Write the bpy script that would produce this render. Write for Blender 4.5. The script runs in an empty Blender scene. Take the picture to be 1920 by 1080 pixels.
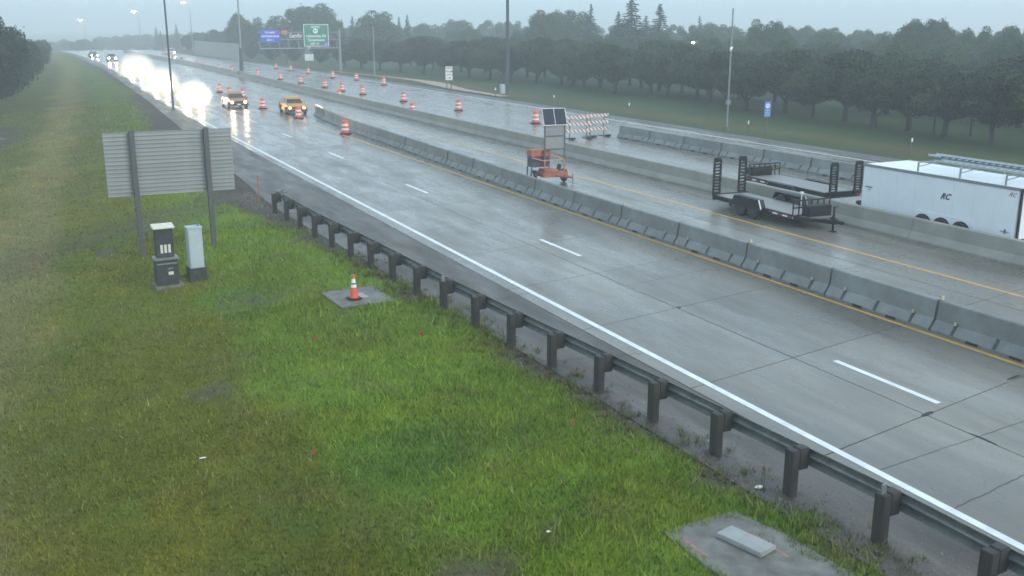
import bpy, math, random
import numpy as np
from mathutils import Vector, Matrix
R = math.radians
rng = np.random.default_rng(7)
random.seed(7)
S = bpy.context.scene
COL = S.collection

# ------------------------------------------------------------------ camera
CAMH = 7.6585
cam = bpy.data.cameras.new('camera')
cam.sensor_width = 36.0
cam.lens = 18.0 / math.tan(R(53.956 / 2))
cam.clip_start = 0.1
cam.clip_end = 8000
co = bpy.data.objects.new('camera', cam)
co.location = (0, 0, CAMH)
co.rotation_euler = (R(90 - 14.70), 0, R(-25.493))
COL.objects.link(co)
S.camera = co

# ------------------------------------------------------------------ world: overcast dawn
SUN_EL, SUN_ROT = R(28), R(150)
W = bpy.data.worlds.new('World')
S.world = W
W.use_nodes = True
nt = W.node_tree
nt.nodes.clear()
sky = nt.nodes.new('ShaderNodeTexSky')
sky.sky_type = 'NISHITA'
sky.sun_disc = False
sky.sun_elevation = SUN_EL
sky.sun_rotation = SUN_ROT
sky.air_density = 1.0
sky.dust_density = 3.0
hsv = nt.nodes.new('ShaderNodeHueSaturation')
hsv.inputs['Saturation'].default_value = 0.6
mx = nt.nodes.new('ShaderNodeMix')
mx.data_type = 'RGBA'
mx.inputs[0].default_value = 0.72
mx.inputs[7].default_value = (3.95, 5.4, 6.6, 1)       # even cloud deck over the clear-sky model
bg = nt.nodes.new('ShaderNodeBackground')
bg.inputs['Strength'].default_value = 0.15
out = nt.nodes.new('ShaderNodeOutputWorld')
nt.links.new(sky.outputs[0], hsv.inputs['Color'])
nt.links.new(hsv.outputs[0], mx.inputs[6])
nt.links.new(mx.outputs[2], bg.inputs['Color'])
nt.links.new(bg.outputs[0], out.inputs['Surface'])

sun = bpy.data.lights.new('sun', 'SUN')
sun.energy = 0.6
sun.angle = R(25)
sun.color = (1.0, 0.95, 0.9)
so = bpy.data.objects.new('sun', sun)
so.rotation_euler = (R(90) - SUN_EL, 0, R(180) - SUN_ROT)
so.location = (0, -30, 60)
COL.objects.link(so)

S.view_settings.view_transform = 'Standard'
S.view_settings.look = 'None'
S.view_settings.gamma = 1
S.view_settings.exposure = 0.76
S.view_settings.use_curve_mapping = False
S.cycles.use_denoising = True
S.cycles.volume_bounces = 2
S.cycles.max_bounces = 6
S.cycles.transparent_max_bounces = 8
S.cycles.sample_clamp_indirect = 4.0
S.cycles.filter_width = 1.6

# ------------------------------------------------------------------ helpers
def tag(o, label=None, cat=None, group=None, kind=None):
    if label: o['label'] = label
    if cat: o['category'] = cat
    if group: o['group'] = group
    if kind: o['kind'] = kind
    return o

def empty(name, loc=(0, 0, 0), rz=0, label=None, cat=None, group=None):
    o = bpy.data.objects.new(name, None)
    o.empty_display_size = 0.3
    COL.objects.link(o)
    o.location = loc
    o.rotation_euler = (0, 0, rz)
    return tag(o, label, cat, group)

def link_mesh(name, me, parent=None, loc=(0, 0, 0)):
    o = bpy.data.objects.new(name, me)
    COL.objects.link(o)
    o.location = loc
    if parent: o.parent = parent
    return o

class MB:
    def __init__(s):
        s.v = []; s.f = []; s.m = []
    def add(s, vs, fs, mi=0):
        b = len(s.v)
        s.v += [tuple(p) for p in vs]
        s.f += [tuple(i + b for i in f) for f in fs]
        s.m += [mi] * len(fs)
        return s
    def box(s, x0, x1, y0, y1, z0, z1, mi=0):
        return s.add([(x0,y0,z0),(x1,y0,z0),(x1,y1,z0),(x0,y1,z0),(x0,y0,z1),(x1,y0,z1),(x1,y1,z1),(x0,y1,z1)],
                     [(0,3,2,1),(4,5,6,7),(0,1,5,4),(1,2,6,5),(2,3,7,6),(3,0,4,7)], mi)
    def prism(s, poly, a0, a1, axis='x', mi=0, taper=None):
        # poly is (u, w): axis x -> (y,z); axis y -> (x,z); axis z -> (x,y)
        n = len(poly)
        def P(u, w, a):
            return {'x': (a, u, w), 'y': (u, a, w), 'z': (u, w, a)}[axis]
        vs = [P(u, w, a0) for u, w in poly] + [P(u, w, a1) for u, w in poly]
        fs = [tuple(range(n))[::-1], tuple(range(n, 2 * n))]
        fs += [(i, (i + 1) % n, n + (i + 1) % n, n + i) for i in range(n)]
        return s.add(vs, fs, mi)
    def tube(s, p, q, r, r2=None, n=8, mi=0):
        p = Vector(p); q = Vector(q); r2 = r if r2 is None else r2
        d = (q - p).normalized()
        a = d.orthogonal().normalized(); b = d.cross(a)
        vs = []
        for c, rr in ((p, r), (q, r2)):
            for i in range(n):
                t = 2 * math.pi * i / n
                vs.append(c + a * math.cos(t) * rr + b * math.sin(t) * rr)
        fs = [(i, (i + 1) % n, n + (i + 1) % n, n + i) for i in range(n)]
        fs += [tuple(range(n))[::-1], tuple(range(n, 2 * n))]
        return s.add(vs, fs, mi)
    def bar(s, p, q, w, h, mi=0):
        p = Vector(p); q = Vector(q); d = (q - p).normalized()
        up = Vector((0, 0, 1)) if abs(d.z) < 0.95 else Vector((0, 1, 0))
        a = d.cross(up).normalized() * w / 2; b = a.cross(d).normalized() * h / 2
        vs = [c + sa * a + sb * b for c in (p, q) for sa, sb in ((-1,-1),(1,-1),(1,1),(-1,1))]
        return s.add(vs, [(0,1,2,3),(7,6,5,4),(0,4,5,1),(1,5,6,2),(2,6,7,3),(3,7,4,0)], mi)
    def lathe(s, prof, n=16, c=(0, 0), mi=0, axis='z'):
        k = len(prof); vs = []
        for r, z in prof:
            for i in range(n):
                t = 2 * math.pi * i / n
                if axis == 'z': vs.append((c[0] + r * math.cos(t), c[1] + r * math.sin(t), z))
                else: vs.append((z, c[0] + r * math.cos(t), c[1] + r * math.sin(t)))
        fs = [(j*n+i, j*n+(i+1)%n, (j+1)*n+(i+1)%n, (j+1)*n+i) for j in range(k-1) for i in range(n)]
        fs += [tuple(range(n))[::-1], tuple(range((k-1)*n, k*n))]
        return s.add(vs, fs, mi)
    def mesh(s, name, mats, smooth=False, bevel=0):
        me = bpy.data.meshes.new(name)
        me.from_pydata(s.v, [], s.f)
        for m in (mats if isinstance(mats, (list, tuple)) else [mats]): me.materials.append(m)
        me.polygons.foreach_set('material_index', s.m)
        me.validate()
        import bmesh
        bm = bmesh.new(); bm.from_mesh(me)
        bmesh.ops.recalc_face_normals(bm, faces=bm.faces)
        if bevel:
            bmesh.ops.bevel(bm, geom=[e for e in bm.edges if len(e.link_faces) == 2 and e.calc_face_angle(0) > 0.5],
                            offset=bevel, segments=2, affect='EDGES', clamp_overlap=True)
        bm.to_mesh(me); bm.free()
        if smooth:
            for p in me.polygons: p.use_smooth = True
            try: me.set_sharp_from_angle(angle=R(40))
            except Exception: pass
        me.update()
        return me
    def build(s, name, mats, parent=None, smooth=False, loc=(0, 0, 0), bevel=0):
        return link_mesh(name, s.mesh(name, mats, smooth, bevel), parent, loc)

def children(o): return [c for c in COL.objects if c.parent == o]
KIDS = {}
def copy_tree(o, loc, rz=None, label=None, group=None, parent=None, kids=None):
    c = o.copy(); COL.objects.link(c)
    if parent is not None: c.parent = parent
    else:
        c.location = loc
        if rz is not None: c.rotation_euler = (0, 0, rz)
        if label: c['label'] = label
        if group: c['group'] = group
    if o.name not in KIDS: KIDS[o.name] = children(o)
    for k in KIDS[o.name]: copy_tree(k, None, parent=c)
    return c

# ------------------------------------------------------------------ materials
def mat(name, col, rough=0.6, metal=0.0, var=0.25, scale=8.0, bump=0.0, bscale=None, col2=None, emit=None, estr=0, spec=0.5, stretch=None, coat=0, objvar=0.0):
    m = bpy.data.materials.new(name)
    m.use_nodes = True
    t = m.node_tree; b = t.nodes['Principled BSDF']
    b.inputs['Roughness'].default_value = rough
    b.inputs['Metallic'].default_value = metal
    b.inputs['Specular IOR Level'].default_value = spec
    if coat: b.inputs['Coat Weight'].default_value = coat; b.inputs['Coat Roughness'].default_value = 0.08
    if emit:
        b.inputs['Emission Color'].default_value = (*emit, 1)
        b.inputs['Emission Strength'].default_value = estr
    tc = t.nodes.new('ShaderNodeTexCoord')
    mp = t.nodes.new('ShaderNodeMapping')
    t.links.new(tc.outputs['Object'], mp.inputs['Vector'])
    if stretch: mp.inputs['Scale'].default_value = stretch
    n = t.nodes.new('ShaderNodeTexNoise')
    n.inputs['Scale'].default_value = scale; n.inputs['Detail'].default_value = 8; n.inputs['Roughness'].default_value = 0.65
    t.links.new(mp.outputs[0], n.inputs['Vector'])
    r = t.nodes.new('ShaderNodeValToRGB')
    c2 = col2 or tuple(c * (1 + var) for c in col)
    c1 = col if col2 else tuple(c * (1 - var) for c in col)
    r.color_ramp.elements[0].position = 0.3; r.color_ramp.elements[1].position = 0.72
    r.color_ramp.elements[0].color = (*c1, 1); r.color_ramp.elements[1].color = (*c2, 1)
    t.links.new(n.outputs['Fac'], r.inputs[0])
    src = r.outputs[0]
    if objvar:
        oi = t.nodes.new('ShaderNodeObjectInfo')
        mr = t.nodes.new('ShaderNodeMapRange')
        mr.inputs[3].default_value = 1 - objvar; mr.inputs[4].default_value = 1 + objvar
        t.links.new(oi.outputs['Random'], mr.inputs[0])
        vm = t.nodes.new('ShaderNodeVectorMath'); vm.operation = 'SCALE'
        t.links.new(src, vm.inputs[0]); t.links.new(mr.outputs[0], vm.inputs['Scale'])
        src = vm.outputs[0]
    t.links.new(src, b.inputs['Base Color'])
    if bump:
        bn = t.nodes.new('ShaderNodeTexNoise'); bn.inputs['Scale'].default_value = bscale or scale * 6
        bn.inputs['Detail'].default_value = 6
        t.links.new(tc.outputs['Object'], bn.inputs['Vector'])
        bp = t.nodes.new('ShaderNodeBump'); bp.inputs['Strength'].default_value = bump; bp.inputs['Distance'].default_value = 0.02
        t.links.new(bn.outputs['Fac'], bp.inputs['Height']); t.links.new(bp.outputs[0], b.inputs['Normal'])
    return m

def wet_material(name, c_lo, c_hi, r_lo, r_hi, scale=0.35, objvar=0.0, bump=0.15):
    """wet pavement: world-space stains along the road, roughness patches where water stands"""
    m = bpy.data.materials.new(name); m.use_nodes = True
    t = m.node_tree; b = t.nodes['Principled BSDF']; N = t.nodes; L = t.links
    g = N.new('ShaderNodeNewGeometry')
    mp = N.new('ShaderNodeMapping'); mp.inputs['Scale'].default_value = (1.6, 0.35, 1)
    L.new(g.outputs['Position'], mp.inputs['Vector'])
    n1 = N.new('ShaderNodeTexNoise'); n1.inputs['Scale'].default_value = scale; n1.inputs['Detail'].default_value = 9; n1.inputs['Roughness'].default_value = 0.6
    L.new(mp.outputs[0], n1.inputs['Vector'])
    n2 = N.new('ShaderNodeTexNoise'); n2.inputs['Scale'].default_value = 42; n2.inputs['Detail'].default_value = 4
    L.new(g.outputs['Position'], n2.inputs['Vector'])
    n3 = N.new('ShaderNodeTexNoise'); n3.inputs['Scale'].default_value = 0.55; n3.inputs['Detail'].default_value = 5; n3.inputs['Roughness'].default_value = 0.7
    L.new(mp.outputs[0], n3.inputs['Vector'])
    r = N.new('ShaderNodeValToRGB'); r.color_ramp.elements[0].position = 0.32; r.color_ramp.elements[1].position = 0.68
    r.color_ramp.elements[0].color = (*c_lo, 1); r.color_ramp.elements[1].color = (*c_hi, 1)
    L.new(n1.outputs['Fac'], r.inputs[0])
    mr2 = N.new('ShaderNodeMapRange'); mr2.inputs[1].default_value = 0.3; mr2.inputs[2].default_value = 0.7
    mr2.inputs[3].default_value = 0.72; mr2.inputs[4].default_value = 1.28
    L.new(n2.outputs['Fac'], mr2.inputs[0])
    v = N.new('ShaderNodeVectorMath'); v.operation = 'SCALE'
    L.new(r.outputs[0], v.inputs[0]); L.new(mr2.outputs[0], v.inputs['Scale'])
    mpw = N.new('ShaderNodeMapping'); mpw.inputs['Scale'].default_value = (1.5, 0.045, 1)
    L.new(g.outputs['Position'], mpw.inputs['Vector'])
    nw = N.new('ShaderNodeTexNoise'); nw.inputs['Scale'].default_value = 1.0; nw.inputs['Detail'].default_value = 5; nw.inputs['Roughness'].default_value = 0.7
    L.new(mpw.outputs[0], nw.inputs['Vector'])
    mrw = N.new('ShaderNodeMapRange'); mrw.inputs[1].default_value = 0.3; mrw.inputs[2].default_value = 0.7; mrw.inputs[3].default_value = 0.76; mrw.inputs[4].default_value = 1.2
    L.new(nw.outputs['Fac'], mrw.inputs[0])
    vw = N.new('ShaderNodeVectorMath'); vw.operation = 'SCALE'
    L.new(v.outputs[0], vw.inputs[0]); L.new(mrw.outputs[0], vw.inputs['Scale'])
    src = vw.outputs[0]
    if objvar:
        oi = N.new('ShaderNodeObjectInfo'); mr = N.new('ShaderNodeMapRange')
        mr.inputs[3].default_value = 1 - objvar; mr.inputs[4].default_value = 1 + objvar
        L.new(oi.outputs['Random'], mr.inputs[0])
        v2 = N.new('ShaderNodeVectorMath'); v2.operation = 'SCALE'
        L.new(src, v2.inputs[0]); L.new(mr.outputs[0], v2.inputs['Scale']); src = v2.outputs[0]
    L.new(src, b.inputs['Base Color'])
    mr = N.new('ShaderNodeMapRange'); mr.inputs[1].default_value = 0.35; mr.inputs[2].default_value = 0.65
    mr.inputs[3].default_value = r_lo; mr.inputs[4].default_value = r_hi
    L.new(n3.outputs['Fac'], mr.inputs[0]); L.new(mr.outputs[0], b.inputs['Roughness'])
    bp = N.new('ShaderNodeBump'); bp.inputs['Strength'].default_value = bump; bp.inputs['Distance'].default_value = 0.01
    L.new(n2.outputs['Fac'], bp.inputs['Height']); L.new(bp.outputs[0], b.inputs['Normal'])
    b.inputs['Specular IOR Level'].default_value = 0.6
    return m

M = {}
M['slab'] = wet_material('wet_concrete', (0.108, 0.097, 0.080), (0.190, 0.171, 0.140), 0.17, 0.44, objvar=0.09, bump=0.14)
M['shoulder'] = wet_material('wet_asphalt', (0.042, 0.037, 0.032), (0.115, 0.097, 0.080), 0.42, 0.75, scale=0.8, bump=0.4)
M['sealant'] = mat('dark_joint', (0.012, 0.012, 0.012), 0.6)
M['farslab'] = wet_material('wet_far_concrete', (0.108, 0.097, 0.080), (0.190, 0.171, 0.140), 0.15, 0.38, bump=0.06)
M['whiteline'] = mat('white_road_paint', (0.56, 0.57, 0.56), 0.4, col2=(0.82, 0.83, 0.82), scale=2.2)
M['faint'] = mat('worn_white_paint', (0.22, 0.22, 0.22), 0.4, var=0.45, scale=9)
M['yellowline'] = mat('yellow_road_paint', (0.62, 0.33, 0.045), 0.4, var=0.2, scale=3)
M['barrier'] = mat('barrier_concrete', (0.19, 0.195, 0.185), 0.55, var=0.28, scale=1.4, bump=0.3, bscale=30, objvar=0.13)
M['median'] = mat('median_concrete', (0.25, 0.24, 0.205), 0.6, var=0.2, scale=1.1, bump=0.2, bscale=30, objvar=0.04)
M['black'] = mat('black_recess', (0.015, 0.015, 0.016), 0.7)
M['reflector'] = mat('amber_reflector', (0.50, 0.42, 0.30), 0.3, var=0.1)
M['galv'] = mat('galvanised_rail', (0.15, 0.155, 0.15), 0.5, metal=0.35, var=0.35, scale=5)
M['post'] = mat('weathered_timber_post', (0.042, 0.039, 0.036), 0.75, var=0.35, scale=9, bump=0.4, stretch=(1, 1, 0.15))
M['signback'] = mat('mill_aluminium', (0.34, 0.36, 0.355), 0.5, metal=0.25, var=0.08, scale=3, objvar=0.05)
M['signpost'] = mat('steel_post', (0.12, 0.125, 0.13), 0.5, metal=0.5, var=0.2)
M['orange'] = mat('fluorescent_orange', (0.78, 0.115, 0.05), 0.4, var=0.12, scale=3)
M['white'] = mat('white_sheeting', (0.78, 0.78, 0.76), 0.4, var=0.06, scale=4)
M['rubber'] = mat('black_rubber', (0.022, 0.022, 0.023), 0.6, var=0.2)
M['blackpaint'] = mat('black_trailer_paint', (0.014, 0.015, 0.018), 0.55, var=0.25, scale=6, spec=0.25)
M['deck'] = mat('wet_plank_deck', (0.23, 0.225, 0.21), 0.45, var=0.25, scale=3, stretch=(6, 0.6, 1), objvar=0.12)
M['trailerwhite'] = mat('white_aluminium_skin', (0.74, 0.77, 0.79), 0.28, var=0.04, scale=1.5)
M['trim'] = mat('grey_trim', (0.30, 0.32, 0.33), 0.35, metal=0.6, var=0.15)
M['wheelgrey'] = mat('grey_wheel', (0.22, 0.23, 0.24), 0.45, metal=0.3)
M['darktext'] = mat('dark_vinyl_letter', (0.05, 0.045, 0.07), 0.4)
M['solar'] = mat('solar_cells', (0.028, 0.036, 0.055), 0.55, var=0.2, scale=12, spec=0.15)
M['alu'] = mat('aluminium_edge', (0.5, 0.52, 0.52), 0.35, metal=0.6, var=0.1)
M['greypanel'] = mat('grey_backing_panel', (0.24, 0.25, 0.25), 0.5, var=0.1)
M['cabinet'] = mat('pale_cabinet_paint', (0.40, 0.46, 0.50), 0.45, var=0.08, scale=4)
M['darkcab'] = mat('dark_cabinet_paint', (0.05, 0.056, 0.054), 0.6, var=0.45, scale=5, spec=0.3)
M['cream'] = mat('cream_lid', (0.62, 0.60, 0.50), 0.5, var=0.12)
M['pad'] = mat('pad_concrete', (0.085, 0.078, 0.062), 0.7, col2=(0.215, 0.21, 0.19), scale=2.6, bump=0.4, bscale=25)
M['padlid'] = mat('pale_polymer_lid', (0.29, 0.295, 0.28), 0.55, var=0.14, scale=6, bump=0.2)
M['red_mark'] = mat('faded_red_marking_paint', (0.30, 0.16, 0.14), 0.7, var=0.35, scale=10)
M['pole'] = mat('dark_steel_pole', (0.07, 0.08, 0.10), 0.45, metal=0.4, var=0.15)
M['palepole'] = mat('galvanised_pole', (0.28, 0.29, 0.29), 0.45, metal=0.5, var=0.15)
M['wood'] = mat('brown_pole_wood', (0.09, 0.075, 0.06), 0.8, var=0.3)
M['greensign'] = mat('green_sign_sheeting', (0.012, 0.20, 0.12), 0.4, var=0.05)
M['bluesign'] = mat('blue_sign_sheeting', (0.03, 0.09, 0.52), 0.4, var=0.05)
M['blackboard'] = mat('black_billboard', (0.01, 0.012, 0.014), 0.5)
M['glass'] = mat('car_glass', (0.015, 0.018, 0.02), 0.08, var=0.1)
M['bark'] = mat('wet_bark', (0.028, 0.024, 0.021), 0.85, var=0.35, scale=14, bump=0.5, stretch=(1, 1, 0.2))
M['debris'] = mat('pale_litter', (0.7, 0.72, 0.62), 0.6, var=0.1)
M['stone'] = mat('pale_stone', (0.35, 0.34, 0.31), 0.8, var=0.25, bump=0.4)
M['track'] = mat('sandy_track', (0.36, 0.27, 0.19), 0.85, var=0.2, scale=1.2, bump=0.4)
M['concretewall'] = mat('wall_concrete', (0.30, 0.285, 0.26), 0.7, var=0.08, scale=0.8)
def paint(name, c): return mat(name, c, 0.4, var=0.06, coat=0.15, spec=0.35)
M['yellowcar'] = paint('yellow_car_paint', (0.50, 0.24, 0.03))
M['orangeglowcar'] = paint('orange_glow_car_paint', (0.34, 0.15, 0.055))  # orange glow of the lamps is put into the body colour
M['greycar'] = paint('grey_car_paint', (0.14, 0.15, 0.16))
M['whitecar'] = paint('white_car_paint', (0.7, 0.7, 0.7))
M['darkcar'] = paint('dark_car_paint', (0.03, 0.035, 0.05))
M['lamp_hot'] = mat('headlamp_glow', (0.9, 0.9, 0.85), 0.3, emit=(1.0, 0.93, 0.74), estr=150)
M['lamp_warm'] = mat('low_beam_glow', (0.9, 0.9, 0.8), 0.3, emit=(1.0, 0.66, 0.30), estr=16)
M['lamp_street'] = mat('street_lamp_glow', (0.9, 0.9, 0.85), 0.3, emit=(1.0, 0.84, 0.60), estr=45)
M['lamp_amber'] = mat('amber_beacon_glow', (0.9, 0.6, 0.3), 0.3, emit=(1.0, 0.62, 0.25), estr=3.5)

def foliage(name, lo, hi, scale=0.8):
    m = bpy.data.materials.new(name); m.use_nodes = True
    t = m.node_tree; N = t.nodes; L = t.links; b = N['Principled BSDF']
    b.inputs['Roughness'].default_value = 0.6; b.inputs['Specular IOR Level'].default_value = 0.12
    a = N.new('ShaderNodeAttribute'); a.attribute_name = 'tone'
    oi = N.new('ShaderNodeObjectInfo')
    mx = N.new('ShaderNodeMath'); mx.operation = 'MULTIPLY_ADD'; mx.inputs[1].default_value = 0.35
    L.new(oi.outputs['Random'], mx.inputs[0]); 
    sb = N.new('ShaderNodeMath'); sb.operation = 'MULTIPLY'; sb.inputs[1].default_value = 0.75
    L.new(a.outputs['Fac'], sb.inputs[0]); L.new(sb.outputs[0], mx.inputs[2])
    r = N.new('ShaderNodeValToRGB'); r.color_ramp.elements[0].color = (*lo, 1); r.color_ramp.elements[1].color = (*hi, 1)
    L.new(mx.outputs[0], r.inputs[0]); L.new(r.outputs[0], b.inputs['Base Color'])
    return m
M['leaf_orchard'] = foliage('orchard_leaves', (0.010, 0.018, 0.011), (0.072, 0.100, 0.040))
M['leaf_tall'] = foliage('broad_leaves', (0.032, 0.058, 0.026), (0.085, 0.135, 0.050))
M['leaf_dark'] = foliage('dark_leaves', (0.010, 0.018, 0.013), (0.034, 0.050, 0.030))
M['needle'] = foliage('spruce_needles', (0.022, 0.032, 0.028), (0.045, 0.06, 0.045))

# grass blades + ground share one colour attribute
def attr_material(name, rough=0.7, noise=0.25, sc=35.0, bump=0.0):
    m = bpy.data.materials.new(name); m.use_nodes = True
    t = m.node_tree; N = t.nodes; L = t.links; b = N['Principled BSDF']
    b.inputs['Roughness'].default_value = rough; b.inputs['Specular IOR Level'].default_value = 0.10
    a = N.new('ShaderNodeAttribute'); a.attribute_name = 'tint'
    g = N.new('ShaderNodeNewGeometry')
    n = N.new('ShaderNodeTexNoise'); n.inputs['Scale'].default_value = sc; n.inputs['Detail'].default_value = 6; n.inputs['Roughness'].default_value = 0.7
    L.new(g.outputs['Position'], n.inputs['Vector'])
    n2 = N.new('ShaderNodeTexNoise'); n2.inputs['Scale'].default_value = 2.2; n2.inputs['Detail'].default_value = 8; n2.inputs['Roughness'].default_value = 0.75
    L.new(g.outputs['Position'], n2.inputs['Vector'])
    ad = N.new('ShaderNodeMath'); ad.operation = 'ADD'
    L.new(n.outputs['Fac'], ad.inputs[0]); L.new(n2.outputs['Fac'], ad.inputs[1])
    mr = N.new('ShaderNodeMapRange'); mr.inputs[1].default_value = 0.65; mr.inputs[2].default_value = 1.35
    mr.inputs[3].default_value = 1 - noise; mr.inputs[4].default_value = 1 + noise
    L.new(ad.outputs[0], mr.inputs[0])
    v = N.new('ShaderNodeVectorMath'); v.operation = 'SCALE'
    L.new(a.outputs['Color'], v.inputs[0]); L.new(mr.outputs[0], v.inputs['Scale'])
    L.new(v.outputs[0], b.inputs['Base Color'])
    if bump:
        bp = N.new('ShaderNodeBump'); bp.inputs['Strength'].default_value = bump; bp.inputs['Distance'].default_value = 0.05
        L.new(n.outputs['Fac'], bp.inputs['Height']); L.new(bp.outputs[0], b.inputs['Normal'])
    return m
M['ground'] = attr_material('grassy_ground', 0.85, 0.38, 14.0, 0.7)
M['blade'] = attr_material('grass_blades', 0.5, 0.14, 5.0)

# ------------------------------------------------------------------ terrain functions
def vnoise(x, y, s, seed=0):
    x = np.asarray(x, float) / s + seed * 17.31; y = np.asarray(y, float) / s + seed * 5.77
    xi = np.floor(x); yi = np.floor(y); fx = x - xi; fy = y - yi
    fx = fx * fx * (3 - 2 * fx); fy = fy * fy * (3 - 2 * fy)
    def h(a, b):
        q = np.sin(a * 127.1 + b * 311.7 + seed * 74.7) * 43758.5453
        return q - np.floor(q)
    return (h(xi, yi) * (1 - fx) + h(xi + 1, yi) * fx) * (1 - fy) + (h(xi, yi + 1) * (1 - fx) + h(xi + 1, yi + 1) * fx) * fy
def fbm(x, y, s, seed=0, o=4):
    r = 0; a = 0.5
    for i in range(o):
        r = r + a * vnoise(x, y, s / 2 ** i, seed + i); a *= 0.5
    return r / (1 - 0.5 ** o)

EDGE = ([-60, 100, 130, 175, 230, 300, 400, 600], [12.86, 12.9, 13.3, 14.4, 15.2, 13.5, 8, -8])
FAR = ([-60, 150, 208, 270, 330, 400, 600], [43.6, 43.6, 42.0, 38.0, 36.0, 33.0, 20.0])
def warp(x, y):
    """lateral position of a line that runs at x near the camera"""
    e = np.interp(y, *EDGE); f = np.interp(y, *FAR)
    return e + (x - 12.86) / (43.6 - 12.86) * (f - e)
def dip(y):
    t = np.clip((np.asarray(y, float) - 320) / 200, 0, 1)
    return -6.0 * t * t * (3 - 2 * t)
def guard_x(y):
    return np.interp(y, [0, 10.1, 15.8, 19.6, 25.2, 30.9, 37, 43.5], [11.25, 11.05, 10.62, 10.3, 9.86, 9.56, 9.15, 8.9])
def terrain(x, y):
    x = np.asarray(x, float); y = np.asarray(y, float)
    z = -0.035 + 0 * x
    d = np.clip(8.0 - x, 0, None)
    z = z - 0.06 * np.minimum(d, 14) + 0.10 * np.clip(d - 26, 0, 8)
    z = z + np.where(x < 9, 0.10 * (fbm(x, y, 3.0, 3) - 0.5) * np.clip((9 - x) / 2, 0, 1), 0)
    z = z + np.where(x > 47, 0.12 * (fbm(x, y, 6.0, 5) - 0.5), 0)
    return z + dip(y)

def sstep(a, b, x):
    t = np.clip((x - a) / (b - a), 0, 1); return t * t * (3 - 2 * t)
def seg_d(x, y, p, q):
    px, py = p; qx, qy = q; dx, dy = qx - px, qy - py
    t = np.clip(((x - px) * dx + (y - py) * dy) / (dx * dx + dy * dy), 0, 1)
    return np.hypot(x - px - t * dx, y - py - t * dy)
def masks(x, y):
    """0..1 bare-soil mask and rgb colour of the verge"""
    n1 = fbm(x, y, 4.0, 11); n2 = fbm(x, y, 1.3, 21); n3 = fbm(x, y, 10, 31)
    gx = guard_x(y)
    lim = np.interp(y, [0, 12, 20, 30, 37, 43, 55, 90, 130, 250], [10.7, 10.45, 10.05, 9.45, 8.9, 7.6, 6.8, 9.0, 11.2, 12.0])
    dirt = sstep(-0.55, 0.45, (x - lim) + (n2 - 0.5) * 2.0 + (n1 - 0.5) * 1.2) * (x < 14)
    d2 = seg_d(x, y, (8.2, 47), (-1.0, 38.5))
    dirt = np.maximum(dirt, (1 - sstep(0.3, 2.4, d2 + (n1 - 0.5) * 3)) * 0.45)
    d3 = seg_d(x, y, (-2.0, 92), (-4, 76))
    dirt = np.maximum(dirt, (1 - sstep(1.0, 3.0, d3 + (n1 - 0.5) * 3)) * 0.75)
    dirt = np.maximum(dirt, sstep(0.66, 0.80, n2 * 0.6 + n1 * 0.4) * 0.75 * (x < 12))
    dirt = np.maximum(dirt, (1 - sstep(0.3, 1.0, np.hypot(x - 5.2, y - 12.2) * 0.7 + (n2 - .5) * 2)) * 0.8)
    right = x > 40
    dirt = np.where(right, (1 - sstep(45.2, 46.6, x + (n2 - 0.5) * 1.5)) * 0.9, dirt)
    green = np.array([0.155, 0.235, 0.028]); olive = np.array([0.135, 0.148, 0.022]); dark = np.array([0.085, 0.175, 0.032])
    straw = np.array([0.20, 0.185, 0.07]); soil = np.array([0.092, 0.078, 0.060])
    far = np.array([0.062, 0.095, 0.035]); brown = np.array([0.13, 0.105, 0.045])
    g = sstep(3.2, 5.2, x + (n1 - 0.5) * 2.2 - 0.02 * (y - 15))
    g = g * (1 - sstep(0.55, 0.75, fbm(x, y, 2.2, 77)) * 0.35)
    c = olive[:, None] * (1 - g) + green[:, None] * g
    k = sstep(0.52, 0.72, n3) * 0.6 * (x < 8)
    c = c * (1 - k) + (green[:, None] * 0.5 + olive[:, None] * 0.4) * k
    dk = (1 - sstep(0.5, 2.2, np.hypot((x - 6.0) * 1.1, y - 16.6) + (n1 - .5) * 1.5)) * 0.75
    dk = np.maximum(dk, (1 - sstep(0.4, 1.6, np.hypot(x - 5.2, (y - 30.2)) + (n1 - .5))) * 0.6)
    dk = np.maximum(dk, sstep(0.6, 0.74, fbm(x, y, 2.6, 55)) * 0.35 * (x < 12))
    c = c * (1 - dk) + dark[:, None] * dk
    st = np.interp(y, [10, 25, 60, 110, 200], [-3.2, -2.2, 0.6, 3.5, 8])
    s = (1 - sstep(0.5, 2.3, np.abs(x - st) + (n1 - 0.5) * 2.5)) * 0.85 * (y > 14)
    c = c * (1 - s) + straw[:, None] * s
    m2 = fbm(x, y, 0.7, 63) * 0.6 + fbm(x, y, 2.8, 67) * 0.4
    c = c * (0.72 + 0.56 * m2)
    yl = sstep(0.5, 0.72, fbm(x, y, 1.8, 71)) * 0.45
    c = c * (1 - yl) + (c * np.array([1.35, 1.06, 0.9])[:, None]) * yl
    w = sstep(0.5, 0.78, fbm(x, y, 0.9, 91)) * 0.3
    c = c * (1 - w) + straw[:, None] * 0.8 * w
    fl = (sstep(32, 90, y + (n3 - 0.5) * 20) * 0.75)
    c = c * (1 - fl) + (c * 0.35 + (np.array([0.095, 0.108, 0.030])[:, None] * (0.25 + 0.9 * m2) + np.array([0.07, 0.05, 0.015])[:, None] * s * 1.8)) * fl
    # far right verge
    fr = np.where(right, 1.0, 0.0)
    b = (1 - sstep(0.3, 3.0, np.abs(x - 50.0) + (n1 - 0.5) * 4)) * 0.75
    cr = far[:, None] * (1 - b) + brown[:, None] * b
    cr = cr * (0.75 + 0.5 * n1)
    c = c * (1 - fr) + cr * fr
    c = c * (1 - dirt) + soil[:, None] * (0.75 + 0.6 * n2) * dirt
    return dirt, c.T

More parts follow.
